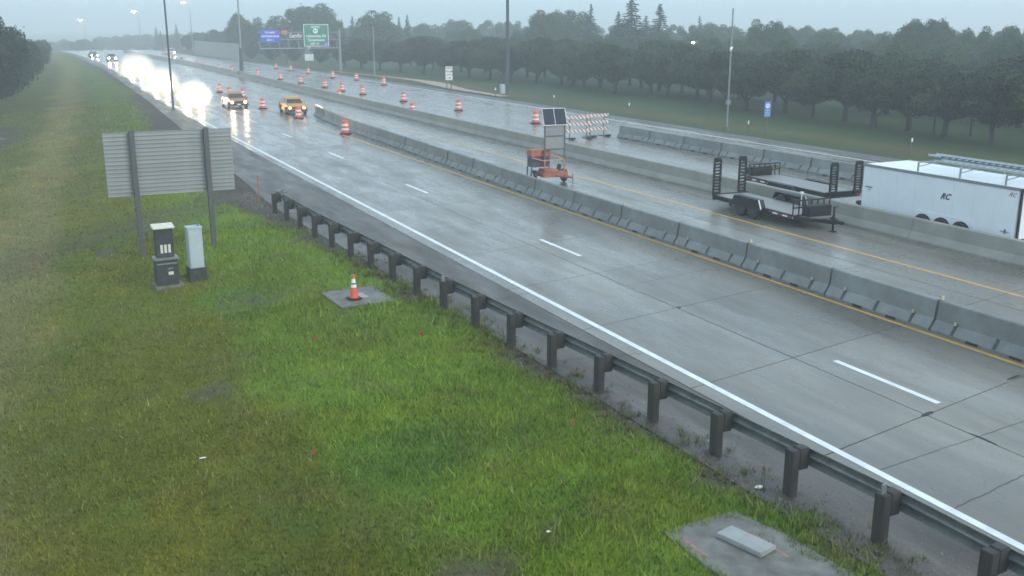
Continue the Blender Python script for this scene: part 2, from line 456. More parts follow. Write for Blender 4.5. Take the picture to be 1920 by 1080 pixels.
# ------------------------------------------------------------------ ground sheet
xs = np.unique(np.concatenate([np.linspace(-3000, -120, 18), np.linspace(-120, -20, 26), np.linspace(-20, -8, 25), np.arange(-8, 12.4, 0.2),
                               np.linspace(13, 44, 12), np.arange(44, 75, 1.0), np.linspace(75, 300, 30), np.linspace(300, 3000, 14)]))
ys = np.unique(np.concatenate([np.linspace(-3000, -10, 14), np.arange(-10, 6, 1.0), np.arange(6, 50, 0.25), np.arange(50, 140, 1.0),
                               np.linspace(140, 620, 100), np.linspace(620, 3000, 14)]))
GX, GY = np.meshgrid(xs, ys)
gx_, gy_ = GX.ravel(), GY.ravel()
gz_ = terrain(gx_, gy_)
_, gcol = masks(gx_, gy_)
me = bpy.data.meshes.new('ground')
nx, ny = len(xs), len(ys)
idx = np.arange(nx * ny).reshape(ny, nx)
quads = np.stack([idx[:-1, :-1], idx[:-1, 1:], idx[1:, 1:], idx[1:, :-1]], -1).reshape(-1, 4)
def np_mesh(me, V, F):
    me.vertices.add(len(V)); me.vertices.foreach_set('co', np.asarray(V, np.float32).ravel())
    k = F.shape[1]
    me.loops.add(F.size); me.loops.foreach_set('vertex_index', F.ravel().astype(np.int32))
    me.polygons.add(len(F)); me.polygons.foreach_set('loop_start', np.arange(0, F.size, k, dtype=np.int32))
    me.polygons.foreach_set('loop_total', np.full(len(F), k, np.int32))
    me.update(calc_edges=True)
def set_tint(me, c):
    a = me.color_attributes.new('tint', 'FLOAT_COLOR', 'POINT')
    a.data.foreach_set('color', np.concatenate([c, np.ones((len(c), 1))], 1).astype(np.float32).ravel())
np_mesh(me, np.stack([gx_, gy_, gz_], 1), quads)
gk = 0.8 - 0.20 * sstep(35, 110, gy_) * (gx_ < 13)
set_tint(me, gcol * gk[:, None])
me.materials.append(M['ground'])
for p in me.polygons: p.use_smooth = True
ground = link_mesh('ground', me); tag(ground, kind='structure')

# ------------------------------------------------------------------ pavements
def strip(xa, xb, ylist, z, name, m, warped=True, kind='structure', parent=None):
    mb = MB(); vs = []
    fa = xa if callable(xa) else (lambda y: warp(xa, y) if warped else xa)
    fb = xb if callable(xb) else (lambda y: warp(xb, y) if warped else xb)
    for y in ylist:
        zz = z + float(dip(y))
        vs += [(float(fa(y)), y, zz), (float(fb(y)), y, zz)]
    mb.add(vs, [(2*i, 2*i+1, 2*i+3, 2*i+2) for i in range(len(ylist) - 1)])
    o = mb.build(name, m, parent)
    if kind: tag(o, kind=kind)
    return o
YL = list(range(-40, 100, 10)) + list(range(100, 620, 15))
SLAB_Y1 = 64.3
# dark joint bed under the slabs of the near carriageway
road = strip(12.35, 29.0, [float(y) for y in YL], -0.025, 'road', M['sealant'])
strip(29.0, 44.3, YL, -0.004, 'opposite_road', M['farslab'])
strip(44.3, 45.9, YL, -0.008, 'far_shoulder', M['shoulder'])
strip(lambda y: float(np.interp(y, [-40, 8, 20, 31, 43, 60, 110, 200, 700], [10.55, 10.45, 10.2, 9.75, 9.2, 9.8, 11.4, 13.2, 13.2])) + float(np.interp(y, [200, 300, 400, 600], [0, -1.5, -7, -22])),
      lambda y: float(warp(12.35, y)), [-40 + 2.0 * i for i in range(330)], -0.012, 'shoulder', M['shoulder'])

# concrete slabs, skewed transverse joints
JX = [12.37, 15.78, 20.02, 24.2, 28.98]
JY = [-1.0, 4.2, 9.0, 13.6, 17.6, 22.4, 26.9]
while JY[-1] < 60: JY.append(JY[-1] + 4.6)
SK = 0.2
slab_cache = {}
for i in range(len(JX) - 1):
    x0, x1 = JX[i] + 0.013, JX[i + 1] - 0.013
    off = [0, 0, 0.0, 0.0][i]
    for j in range(len(JY) - 1):
        y0, y1 = JY[j] + 0.013, JY[j + 1] - 0.013
        key = (i, round(y1 - y0, 2))
        if key not in slab_cache:
            mb = MB(); w = x1 - x0; L_ = y1 - y0
            p = [(0, 0), (w, SK * w), (w, L_ + SK * w), (0, L_)]
            ins = 0.006
            top = [(ins, ins), (w - ins, SK * w + ins), (w - ins, L_ + SK * w - ins), (ins, L_ - ins)]
            mb.add([(a, b, -0.023) for a, b in p] + [(a, b, -0.005) for a, b in p] + [(a, b, 0) for a, b in top],
                   [(3,2,1,0)] + [(k, (k+1)%4, 4+(k+1)%4, 4+k) for k in range(4)] + [(4+k, 4+(k+1)%4, 8+(k+1)%4, 8+k) for k in range(4)] + [(8,9,10,11)])
            slab_cache[key] = mb.mesh('slab', M['slab'])
        o = link_mesh('slab', slab_cache[key], road, (x0, y0 + SK * (x0 - 15.78) + off, 0.0 - 0.001 * random.random()))
# beyond: long strips with the lengthwise joints kept
ymax = JY[-1]
fy = [ymax + 0.02 + SK * 0] + [float(y) for y in range(int(ymax) + 4, 620, 8)]
far_mb = MB()
for i in range(len(JX) - 1):
    vs = []
    for k, y in enumerate(fy):
        for x in (JX[i] + 0.012, JX[i + 1] - 0.012):
            yy = y + (SK * (x - 15.78) if k == 0 else 0)
            vs.append((float(warp(x, yy)), yy, float(dip(yy)) - 0.0005))
    far_mb.add(vs, [(2*k, 2*k+1, 2*k+3, 2*k+2) for k in range(len(fy) - 1)])
rf = far_mb.build('road_surface', M['farslab'], road); rf['kind'] = 'stuff'

def line(x, w, y0, y1, name, m, z=0.004, parent=None):
    n = max(1, int((y1 - y0) / 6)); yl = [y0 + (y1 - y0) * k / n for k in range(n + 1)]
    return strip(x - w / 2, x + w / 2, yl, z, name, m)
line(12.86, 0.17, -30, 560, 'edge_line', M['whiteline'])
line(20.15, 0.13, -30, 100, 'yellow_line', M['yellowline'])
line(25.5, 0.13, -30, 300, 'yellow_line', M['yellowline'])
line(43.6, 0.15, -30, 300, 'edge_line', M['whiteline'])
for y1 in [2.2, 17.0, 32.27, 46.85, 60.85, 73.5, 85.6] + [98.5 + 13.2 * k for k in range(14)]:
    line(16.51, 0.16, y1 - 3.05, y1, 'lane_dash', M['whiteline'])
for (a, b) in ((24.3, 25.6), (21.8, 22.7), (23.2, 24.0)):
    line(15.70, 0.07, a, b, 'worn_lane_mark', M['faint'])
for k in range(0, 14): line(36.2, 0.12, 70 + 14.75 * k, 73 + 14.75 * k, 'lane_dash', M['faint'])
# sealed crack blots
mb = MB()
for (cx, cy, rx, ry) in ((15.85, 13.62, 0.22, 0.06), (19.3, 14.38, 0.30, 0.05), (15.8, 12.2, 0.035, 0.35), (15.8, 22.4, 0.14, 0.10)):
    n = 18; vs = [(cx, cy, 0.003)]
    for i in range(n):
        t = 2 * math.pi * i / n; q = 0.75 + 0.4 * random.random()
        vs.append((cx + rx * q * math.cos(t), cy + ry * q * math.sin(t) + 0.2 * rx * q * math.cos(t), 0.003))
    mb.add(vs, [(0, 1 + i, 1 + (i + 1) % n) for i in range(n)])
# hairline cracks running across the lane
def crack(p, q, w=0.012, n=26, amp=0.03):
    vs = []
    for i in range(n + 1):
        t = i / n; x = p[0] + (q[0] - p[0]) * t; y = p[1] + (q[1] - p[1]) * t + (random.random() - .5) * 2 * amp
        vs += [(x, y - w / 2, 0.0025), (x, y + w / 2, 0.0025)]
    mb.add(vs, [(2*i, 2*i+1, 2*i+3, 2*i+2) for i in range(n)])
crack((12.95, 12.05), (19.6, 12.75), amp=0.012); crack((15.8, 25.1), (19.9, 25.9), amp=0.012); crack((12.9, 10.4), (15.7, 10.9), 0.014, amp=0.015)
crack((9.9, 20.0), (12.7, 19.4), 0.02, amp=0.05); crack((9.6, 24.9), (12.7, 25.6), 0.02, amp=0.05)
o = mb.build('sealed_crack', M['sealant']); tag(o, kind='structure')
# sandy track on the far verge
def band(pts, z, name, m):
    mb = MB(); vs = []
    for i in range(len(pts)):
        x, y, w = pts[i]
        wob = 0.12 * math.sin(i * 2.3)
        vs += [(x - w / 2 + wob, y, z), (x + w / 2 + wob, y + 0.3, z)]
    mb.add(vs, [(2*i, 2*i+1, 2*i+3, 2*i+2) for i in range(len(pts) - 1)])
    o = mb.build(name, m); tag(o, kind='structure'); return o
tr = [(47.2, 100.8, 1.2), (47.3, 104, 1.3), (47.4, 108, 1.3), (47.5, 113, 1.5), (48.2, 119, 2.2), (49.2, 125, 2.8), (49.8, 130, 2.6), (50.0, 136, 1.6), (49.6, 142, 1.0), (48.8, 150, 0.8), (47.6, 160, 0.7), (46.8, 172, 0.6)]
fine = []
for i in range(len(tr) - 1):
    for k in range(4):
        t = k / 4; fine.append(tuple(tr[i][j] * (1 - t) + tr[i + 1][j] * t for j in range(3)))
band(fine, 0.045, 'track', M['track'])

# ------------------------------------------------------------------ median wall
def barrier_profile(h, b, t, toe=0.08, mid=0.33, mw=None):
    mw = mw or (b + t) / 2 * 0.72
    return [(-b/2, 0), (b/2, 0), (b/2, toe), (t/2 + 0.06, mid), (t/2, h - 0.03), (t/2 - 0.03, h), (-t/2 + 0.03, h), (-t/2, h - 0.03), (-t/2 - 0.06, mid), (-b/2, toe)]
med = empty('median_wall', (28.95, 4, 0), 0, 'long cast concrete median wall dividing the two carriageways', 'concrete wall')
MEDX = 28.98
ml = None
prof = barrier_profile(0.80, 0.66, 0.24)
y = 2.0; k = 0
while y < 300:
    L_ = 6.1 if y < 130 else 12.2
    mb = MB(); n = len(prof)
    vs = []
    for yy in (y + 0.008, y + L_ - 0.008):
        cx = float(warp(MEDX, yy)) - float(np.interp(yy, [0, 70, 120, 160, 200, 300], [0, 0, -0.0, 0.0, 0, 0]))
        vs += [(cx - 28.95 + p[0], yy - 4, p[1] - 0.003) for p in prof]
    mb.add(vs, [tuple(range(n))[::-1], tuple(range(n, 2*n))] + [(i, (i+1)%n, n+(i+1)%n, n+i) for i in range(n)])
    mb.build('wall_section', M['median'], med)
    y += L_
# ------------------------------------------------------------------ temporary barrier segments
ORD = ['first','second','third','fourth','fifth','sixth','seventh','eighth','ninth','tenth','eleventh','twelfth','thirteenth','fourteenth','fifteenth','sixteenth','seventeenth','eighteenth','nineteenth','twentieth','twenty-first','twenty-second','twenty-third','twenty-fourth','twenty-fifth','twenty-sixth','twenty-seventh','twenty-eighth','twenty-ninth','thirtieth','thirty-first','thirty-second','thirty-third','thirty-fourth']
def make_segment(L_):
    t = empty('concrete_barrier', (0, 0, 0), 0, 'precast concrete barrier segment', 'barrier')
    mb = MB(); n = 10; p = barrier_profile(0.81, 0.60, 0.17, 0.07, 0.31)
    e = 0.035
    mb.prism(p, -L_/2 + e, L_/2 - e, 'y')
    mb.build('body', M['barrier'], t)
    for yy in (-0.62, 0.62):
        for s in (-1, 1):
            MB().box(s * 0.302 - 0.012, s * 0.302 + 0.012, yy - 0.17, yy + 0.17, 0.0, 0.065).build('drain_slot_shade', M['black'], t)  # black box stands in for the shade inside the drain opening
    for s in (-1, 1):
        for yy in (-1.25, 0.0, 1.25):
            mb = MB()
            # dark plate on the toe slope, coloured as the shade in a strap pocket
            mb.add([(s*0.303, yy-0.05, 0.07), (s*0.303, yy+0.05, 0.07), (s*0.150, yy+0.05, 0.318), (s*0.150, yy-0.05, 0.318),
                    (s*0.285, yy-0.05, 0.05), (s*0.285, yy+0.05, 0.05), (s*0.135, yy+0.05, 0.30), (s*0.135, yy-0.05, 0.30)],
                   [(0,1,2,3),(7,6,5,4),(0,4,5,1),(1,5,6,2),(2,6,7,3),(3,7,4,0)])
            mb.build('anchor_pocket_shade', M['darkcab'], t)
    mb = MB(); mb.tube((0.0, L_/2 - 0.0, 0.1), (0.0, L_/2, 0.74), 0.03, n=6)
    mb.build('joint_pin', M['black'], t)
    return t
SEG = 3.86
seg = make_segment(SEG)
def temp_x(y): return float(np.interp(y, [0, 37, 43, 58, 75, 90], [20.68, 20.68, 20.85, 21.3, 21.75, 23.0]))
refl_mesh = MB().box(-0.05, 0.05, -0.02, 0.02, 0, 0.11).mesh('reflector', M['reflector'], bevel=0.01)
refl_side = MB().box(-0.02, 0.02, -0.035, 0.035, 0, 0.09).mesh('reflector', M['reflector'], bevel=0.008)
y = 17.75 - SEG * 2.5; i = 0
first_used = False
while y < 88:
    x = temp_x(y) + random.uniform(-0.015, 0.015); dx = temp_x(y + SEG/2) - temp_x(y - SEG/2) + random.uniform(-0.02, 0.02)
    rz = -math.atan2(dx, SEG)
    lab = 'grey precast barrier segment in the near row, %s from its near end' % ORD[i]
    if not first_used:
        o = seg; o.location = (x, y, 0.001); o.rotation_euler = (0, 0, rz); o['label'] = lab; first_used = True
        KIDS.clear(); base_seg = seg
    else:
        o = copy_tree(seg, (x, y, 0.001), rz, lab)
    o['group'] = 'precast barrier segments beside the yellow lane line'
    y += math.sqrt(max(SEG ** 2 - dx ** 2, 1)); i += 1
    o['_i'] = i
NSEG = i
# reflectors as added parts
for o in [o for o in COL.objects if o.name.startswith('concrete_barrier')]:
    k = o.get('_i', 0)
    if k % 2 == 1:
        r_ = link_mesh('reflector', refl_mesh, o, (0, 1.88, 0.81))
    r_ = link_mesh('reflector', refl_side, o, (-0.19, 1.25, 0.31))
    if k % 3: link_mesh('reflector', refl_side, o, (-0.19, -1.25, 0.31))
    if '_i' in o: del o['_i']
# far row on the opposite carriageway
y = 60.8 - SEG/2; i = 0
NO_REFL = {}
while y > 18:
    x = float(np.interp(y, [20, 38, 61], [37.75, 37.6, 37.4]))
    o = empty('concrete_barrier', (x, y, 0.001), 0, 'grey barrier segment in the far row, %s from its barricade end' % ORD[i], 'barrier', 'precast barrier segments on the far carriageway')
    for k in KIDS.get(seg.name, children(seg)):
        if k.name.startswith('reflector'): continue
        c = k.copy(); COL.objects.link(c); c.parent = o
    link_mesh('reflector', refl_side, o, (-0.19, -1.25, 0.31))
    y -= SEG; i += 1

# ------------------------------------------------------------------ guardrail
gr = empty('guardrail', (10.5, 10, 0), 0, 'steel W-beam guardrail on dark posts along the near shoulder', 'guardrail')
OX, OY = 10.5, 10.0
py = [10.13 + 1.871 * k for k in range(-3, 18)]
post_m = MB().box(-0.08, 0.08, -0.10, 0.10, -0.25, 0.80).mesh('post', M['post'], bevel=0.01)
bo = MB().box(0.083, 0.285, -0.095, 0.095, 0.44, 0.82)
block_m = bo.mesh('blockout', M['post'], bevel=0.012)
for k, yy in enumerate(py):
    gxx = float(guard_x(yy))
    if yy > 42: sc = 0.9
    p_ = link_mesh('post', post_m, gr, (gxx - OX, yy - OY, 0)); p_.rotation_euler = (R(random.uniform(-1, 1)), R(random.uniform(-1, 1)), R(3 + random.uniform(-2, 2)))
    link_mesh('blockout', block_m, p_)
    if k in (3, 11):
        t_ = MB().box(-0.05, 0.05, -0.01, 0.01, 0.80, 0.96).build('delineator_tab', M['trim'], p_)
# W profile (x outward to road, z)
wprof = [(0.0, 0.40), (0.03, 0.415), (0.08, 0.45), (0.08, 0.49), (0.015, 0.53), (0.0, 0.555), (0.015, 0.58), (0.08, 0.62), (0.08, 0.66), (0.03, 0.695), (0.0, 0.71)]
wprof = [(a, b + 0.08) for a, b in wprof]
def rail(ya, yb, fx, zf, name='rail', th=0.012):
    n = max(2, int((yb - ya) / 0.6)); m_ = len(wprof); vs = []
    for i in range(n + 1):
        yy = ya + (yb - ya) * i / n
        for s in (0, th):
            for a, b in wprof: vs.append((fx(yy) + a + s - OX, yy - OY, b + zf(yy)))
    fs = []
    for i in range(n):
        b0 = i * 2 * m_; b1 = (i + 1) * 2 * m_
        for k in range(m_ - 1):
            fs.append((b0 + k, b0 + k + 1, b1 + k + 1, b1 + k)); fs.append((b0 + m_ + k, b1 + m_ + k, b1 + m_ + k + 1, b0 + m_ + k + 1))
        fs.append((b0, b1, b1 + m_, b0 + m_)); fs.append((b0 + m_ - 1, b0 + 2*m_ - 1, b1 + 2*m_ - 1, b1 + m_ - 1))
    mb = MB(); mb.add(vs, fs); return mb.build(name, M['galv'], gr, smooth=False)
yy = py[0]; k = 0
while k < len(py) - 2:
    k2 = min(k + 2, len(py) - 1)
    rail(py[k] + 0.0, py[k2] + 0.10, lambda y: float(guard_x(y)) + 0.29 + (0.006 if (k // 2) % 2 else 0), lambda y: 0.002 * ((k // 2) % 2))
    k += 2
# flared terminal
tmb = MB()
ye = py[-1]
tmb.box(-0.05, 0.06, -0.02, 0.02, 0.35, 0.86)
tmb.bar((0.0, 0, 0.83), (0.30, 0.35, 0.86), 0.22, 0.03); tmb.bar((0.30, 0.35, 0.86), (0.42, 0.15, 0.74), 0.24, 0.03)
tmb.bar((0.0, 0, 0.6), (0.1, -1.8, 0.12), 0.03, 0.03)
tmb.build('end_terminal', M['galv'], gr, loc=(float(guard_x(ye)) - OX + 0.15, ye - OY + 0.25, 0))
stk = MB().tube((0, 0, -0.1), (0, 0, 1.35), 0.022, n=6).tube((0, 0, 0.9), (0, 0, 1.3), 0.03, n=6).build('marker_stake', mat('rust_orange_stake', (0.36, 0.11, 0.05), 0.6), None, loc=(8.75, 44.1, float(terrain(8.75, 44.1))))
tag(stk, 'thin rust orange marker stake standing just past the guardrail end', 'stake')

# ------------------------------------------------------------------ back of the big road sign
sg = empty('road_sign', (4.4, 37.2, 0), 0, 'large blank back of a road sign, ribbed aluminium on two steel posts', 'sign')
npan = 16; zz0, zz1 = 1.83, 4.05; hp = (zz1 - zz0) / npan
pm = MB()
pm.box(-2.16, 2.16, 0.0, 0.006, 0.004, hp - 0.004)
pm.box(-2.16, 2.16, -0.05, 0.0, 0.004, 0.012); pm.box(-2.16, 2.16, -0.05, 0.0, hp - 0.012, hp - 0.004)
pm.box(-2.16, 2.16, -0.056, -0.05, 0.004, 0.045)
pm.box(-2.16, 2.16, -0.012, 0.0, hp/2 - 0.018, hp/2 + 0.018)
pmesh = pm.mesh('panel', M['signback'])
for i in range(npan): link_mesh('panel', pmesh, sg, (0.0, 0.10, zz0 + i * hp))
for px_ in (3.17 - 4.4, 5.655 - 4.4):
    mb = MB()
    zb = float(terrain(px_ + 4.4, 37.2)) - 0.3
    mb.box(px_ - 0.085, px_ + 0.085, -0.14, -0.128, zb, 4.12); mb.box(px_ - 0.085, px_ + 0.085, 0.03, 0.042, zb, 4.06)
    mb.box(px_ - 0.008, px_ + 0.008, -0.128, 0.03, zb, 4.10)
    mb.build('post', M['signpost'], sg)
    pl = MB().box(px_ - 0.11, px_ + 0.11, -0.16, 0.06, zb + 0.9, zb + 0.94)
    pl.build('breakaway_plate', M['signpost'], sg)

# ------------------------------------------------------------------ cabinets
cy_ = 32.2; zt = float(terrain(3.4, cy_))
c1 = empty('meter_pedestal', (3.40, cy_, zt - 0.08), R(4), 'dark electrical pedestal with cream lid and three pale vents on a concrete base', 'utility cabinet')
MB().box(-0.42, 0.46, -0.32, 0.42, -0.15, 0.17).build('concrete_base', M['pad'], c1, bevel=0.02)
MB().box(-0.33, 0.33, -0.20, 0.25, 0.17, 0.98).build('lower_box', M['darkcab'], c1, bevel=0.015)
MB().box(-0.37, 0.37, -0.24, 0.28, 0.98, 1.04).build('ledge', M['trim'], c1, bevel=0.008)
MB().box(-0.27, 0.27, -0.08, 0.20, 1.04, 1.95).build('upper_box', M['darkcab'], c1, bevel=0.015)
MB().prism([(-0.16, 1.95), (0.26, 1.95), (0.26, 2.06), (-0.16, 1.99)], -0.32, 0.32, 'x').build('lid', M['cream'], c1)
MB().box(-0.02, 0.05, 0.0, 0.06, 2.03, 2.08).build('lid_knob', M['white'], c1)
for k in range(3): MB().box(-0.14 + k * 0.115, -0.065 + k * 0.115, -0.10, -0.078, 1.18, 1.44).build('vent', M['cream'], c1)
MB().box(0.02, 0.17, -0.215, -0.198, 0.50, 0.60).build('warning_plate', M['cream'], c1)
MB().box(0.0, 0.16, -0.225, -0.198, 0.68, 0.72).build('handle', M['trim'], c1)
MB().box(-0.30, 0.30, -0.222, -0.198, 0.84, 0.88).build('hinge_bar', M['trim'], c1)
zt = float(terrain(4.35, 32.4))
c2 = empty('telephone_pedestal', (4.34, 32.5, zt - 0.10), R(4), 'tall pale blue-grey metal cabinet on a dark base beside the sign post', 'utility cabinet')
MB().box(-0.27, 0.27, -0.25, 0.25, -0.15, 0.52).build('base', M['darkcab'], c2, bevel=0.02)
MB().box(-0.22, 0.22, -0.2, 0.2, 0.52, 1.78).build('housing', M['cabinet'], c2, bevel=0.012)
MB().box(-0.24, 0.24, -0.22, 0.22, 1.78, 1.84).build('cap', M['cabinet'], c2, bevel=0.01)
MB().box(-0.19, 0.19, -0.212, -0.199, 0.56, 1.72).build('door', M['cabinet'], c2, bevel=0.004)
MB().box(0.12, 0.17, -0.03, 0.02, 1.84, 1.87).build('lock', M['black'], c2)

# ------------------------------------------------------------------ concrete pads
zt = float(terrain(8.1, 27.4))
p1 = empty('concrete_pad', (8.12, 27.45, zt - 0.035), R(3), 'small square concrete pad in the grass under the traffic cone', 'concrete pad')
MB().box(-0.82, 0.82, -0.95, 0.95, -0.1, 0.065).build('slab', M['pad'], p1, bevel=0.015)
MB().box(-0.20, 0.24, -0.28, 0.30, 0.065, 0.085).build('lid', M['padlid'], p1, bevel=0.006)
zc = zt - 0.035 + 0.086
cn = empty('traffic_cone', (7.93, 27.2, zc), 0.2, 'orange traffic cone with two white bands standing on the concrete pad', 'traffic cone')
cn.scale = (0.93, 0.93, 0.93)
MB().box(-0.2, 0.2, -0.2, 0.2, 0, 0.035).build('base', M['rubber'], cn, bevel=0.012)
MB().lathe([(0.135, 0.035), (0.115, 0.17), (0.108, 0.22), (0.088, 0.36)], 20).build('lower_cone', M['orange'], cn, smooth=True)
MB().lathe([(0.09, 0.36), (0.078, 0.46)], 20).build('white_band', M['white'], cn, smooth=True)
MB().lathe([(0.077, 0.46), (0.070, 0.50)], 20).build('orange_band', M['black'], cn, smooth=True)
MB().lathe([(0.071, 0.50), (0.048, 0.63)], 20).build('white_band', M['white'], cn, smooth=True)
MB().lathe([(0.047, 0.63), (0.035, 0.76), (0.02, 0.765)], 20).build('tip', M['orange'], cn, smooth=True)

zt = float(terrain(9.1, 11.0))
p2 = empty('concrete_pad', (9.18, 10.95, zt - 0.005), R(2), 'wide weathered concrete pad with raised pale lid near the lower right guardrail', 'concrete pad')
MB().prism([(-1.0, -1.6), (0.80, -1.6), (0.74, 0.0), (0.52, 0.96), (-0.92, 0.92)], -0.1, 0.045, 'z').build('slab', M['pad'], p2, bevel=0.015)
lid = MB().box(-0.19, 0.19, -0.42, 0.42, 0.0, 0.08).build('lid', M['padlid'], p2, bevel=0.012, loc=(-0.02, -0.0, 0.05))
lid.rotation_euler = (0, 0, R(13))
MB().box(-0.8, -0.74, -0.05, 0.55, 0.045, 0.049).build('paint_mark', M['red_mark'], p2)
MB().box(0.25, 0.31, -0.6, 0.2, 0.045, 0.049).build('paint_mark', M['red_mark'], p2)

# ------------------------------------------------------------------ drums
def make_drum():
    t = empty('traffic_drum', (0, 0, 0), 0, 'drum', 'traffic drum')
    MB().lathe([(0.42, 0.0), (0.42, 0.09), (0.33, 0.12), (0.30, 0.12)], 16).build('base_ring', M['rubber'], t, smooth=True)
    hs = [0.12, 0.30, 0.45, 0.60, 0.75, 0.96]
    rs = [0.29, 0.27, 0.255, 0.24, 0.225, 0.20]
    for k in range(5):
        m_ = M['white'] if k in (1, 3) else M['orange']
        nm = 'white_stripe' if k in (1, 3) else 'orange_shell'
        MB().lathe([(rs[k] - 0.012, hs[k]), (rs[k], hs[k] + 0.01), (rs[k+1] + 0.008, hs[k+1] - 0.01), (rs[k+1] - 0.012, hs[k+1])], 16).build(nm, m_, t, smooth=True)
    MB().box(-0.09, 0.09, -0.02, 0.02, 0.955, 1.06).build('handle', M['orange'], t, bevel=0.01)
    return t
drum = make_drum(); dused = [False]
def put_drum(x, y, lab, grp, z=None):
    z = 0.001 if z is None else z
    if not dused[0]:
        dused[0] = True; drum.location = (x, y, z); drum['label'] = lab; drum['group'] = grp; return drum
    return copy_tree(drum, (x, y, z), random.uniform(-.3, .3), lab, grp)
mainrow = [(36.4,72),(35.6,86),(34.8,98.7),(34.2,110.6),(33.7,117.1),(33.8,124.9),(33.4,135.5),(33.1,146),(32.1,156.6),(30.9,170.7),(30.4,180),(30.0,192),(29.9,200)]
for i, (x, y) in enumerate(mainrow):
    put_drum(x, y, 'orange white drum in the long tapering row, %s from its near end' % ORD[i], 'drums tapering across the far carriageway')
edge = [(42.2,127.1),(42.4,139.8),(41.0,147),(41.1,161.4),(40.8,172),(40.5,181.5)]
for i, (x, y) in enumerate(edge):
    put_drum(x, y, 'small orange drum by the far edge line, %s from its near end' % ORD[i], 'drums along the far edge line')
near = [(20.5,70.8,'bright orange and white drum nearest the camera, beside the near barrier row'),
        (20.5,84.5,'orange and white drum standing in front of the yellow car'),
        (19.9,95.7,'orange and white drum between the orange-tinted car and the yellow car'),
        (21.0,110.7,'orange drum just behind the right headlight of the orange-tinted car'),
        (20.3,114.6,'orange drum behind the roof of the orange-tinted car'),
        (20.4,121.5,'orange drum behind the orange-tinted car, farthest and leftmost of its row')]
for x, y, l in near: put_drum(x, y, l, 'drums closing the lane between the cars')
put_drum(30.6, 84.5, 'orange drum half hidden behind the median wall, nearer of two', 'drums behind the median wall')
put_drum(29.75, 104.5, 'orange drum half hidden behind the median wall, farther of two', 'drums behind the median wall')
for (x, y, l) in ((33.5, 247, 'faint orange drum in the haze, nearest of three by the distant headlight'), (33.6, 262, 'faint orange drum in the haze, middle of three by the distant headlight'), (33.9, 282, 'faint orange drum in the haze, farthest of three by the distant headlight')):
    put_drum(x, y, l, 'distant drums in the haze', z=0.001)

# ------------------------------------------------------------------ barricades
sm = bpy.data.materials.new('barricade_stripes'); sm.use_nodes = True
t = sm.node_tree; b = t.nodes['Principled BSDF']; b.inputs['Roughness'].default_value = 0.4
tc = t.nodes.new('ShaderNodeTexCoord'); sx = t.nodes.new('ShaderNodeSeparateXYZ'); t.links.new(tc.outputs['Object'], sx.inputs[0])
ad = t.nodes.new('ShaderNodeMath'); ad.operation = 'ADD'; t.links.new(sx.outputs[0], ad.inputs[0]); t.links.new(sx.outputs[2], ad.inputs[1])
mu = t.nodes.new('ShaderNodeMath'); mu.operation = 'MULTIPLY'; mu.inputs[1].default_value = 1 / 0.30; t.links.new(ad.outputs[0], mu.inputs[0])
fr = t.nodes.new('ShaderNodeMath'); fr.operation = 'FRACT'; t.links.new(mu.outputs[0], fr.inputs[0])
gt = t.nodes.new('ShaderNodeMath'); gt.operation = 'GREATER_THAN'; gt.inputs[1].default_value = 0.52; t.links.new(fr.outputs[0], gt.inputs[0])
mxx = t.nodes.new('ShaderNodeMix'); mxx.data_type = 'RGBA'; mxx.inputs[6].default_value = (0.72, 0.68, 0.64, 1); mxx.inputs[7].default_value = (0.33, 0.13, 0.10, 1)
t.links.new(gt.outputs[0], mxx.inputs[0]); t.links.new(mxx.outputs[2], b.inputs['Base Color'])
def barricade(x, y, w, lab, rz):
    t = empty('barricade', (x, y, 0.002), rz, lab, 'barricade', 'striped road closure barricades')
    for z in (0.55, 1.02, 1.48):
        MB().box(-w/2, w/2, -0.02, 0.02, z - 0.10, z + 0.10).build('striped_board', sm, t)
    for s in (-1, 1):
        MB().box(s * (w/2 - 0.35) - 0.03, s * (w/2 - 0.35) + 0.03, 0.022, 0.075, 0.05, 1.62).build('upright', M['signpost'], t)
        MB().box(s * (w/2 - 0.35) - 0.03, s * (w/2 - 0.35) + 0.03, -0.7, 0.7, 0.0, 0.05).build('foot', M['signpost'], t)
        MB().box(s * (w/2 - 0.35) - 0.22, s * (w/2 - 0.35) + 0.22, -0.62, -0.34, 0.052, 0.16).build('sandbag', M['rubber'], t, bevel=0.04)
barricade(34.1, 60.9, 2.0, 'orange and white striped barricade with three boards, left one beside the solar panel', R(-4))
barricade(36.05, 61.7, 1.9, 'orange and white striped barricade with three boards, right one near the barrier end', R(5))

# ------------------------------------------------------------------ solar message trailer
mt = empty('sign_trailer', (23.1, 44.0, 0), R(-4), 'orange work-zone sign trailer with tall mast and two solar panels on top', 'sign trailer')
dull = mat('weathered_orange_paint', (0.36, 0.11, 0.065), 0.6, var=0.35, scale=5)
MB().box(-0.62, 0.62, -0.03, 0.03, 0.0, 0.86).build('solar_frame', M['alu'], mt, loc=(0.22, -0.05, 2.86), bevel=0.01).rotation_euler = (R(-22), 0, 0)
for s in (-1, 1):
    MB().box(s * 0.305 - 0.293, s * 0.305 + 0.293, -0.042, -0.032, 0.02, 0.84).build('solar_panel', M['solar'], mt, loc=(0.22, -0.05, 2.86)).rotation_euler = (R(-22), 0, 0)
for s in (-1, 1): MB().box(0.22 + s * 0.53 - 0.035, 0.22 + s * 0.53 + 0.035, 0.0, 0.07, 1.2, 2.95).build('mast_post', M['signpost'], mt)
for s in (-1, 1): MB().box(0.22 + s * 0.53 - 0.03, 0.22 + s * 0.53 + 0.03, 0.005, 0.065, 0.45, 1.2).build('mast_foot', mat('faded_orange_steel', (0.40, 0.16, 0.11), 0.5) if s < 0 else bpy.data.materials['faded_orange_steel'], mt)
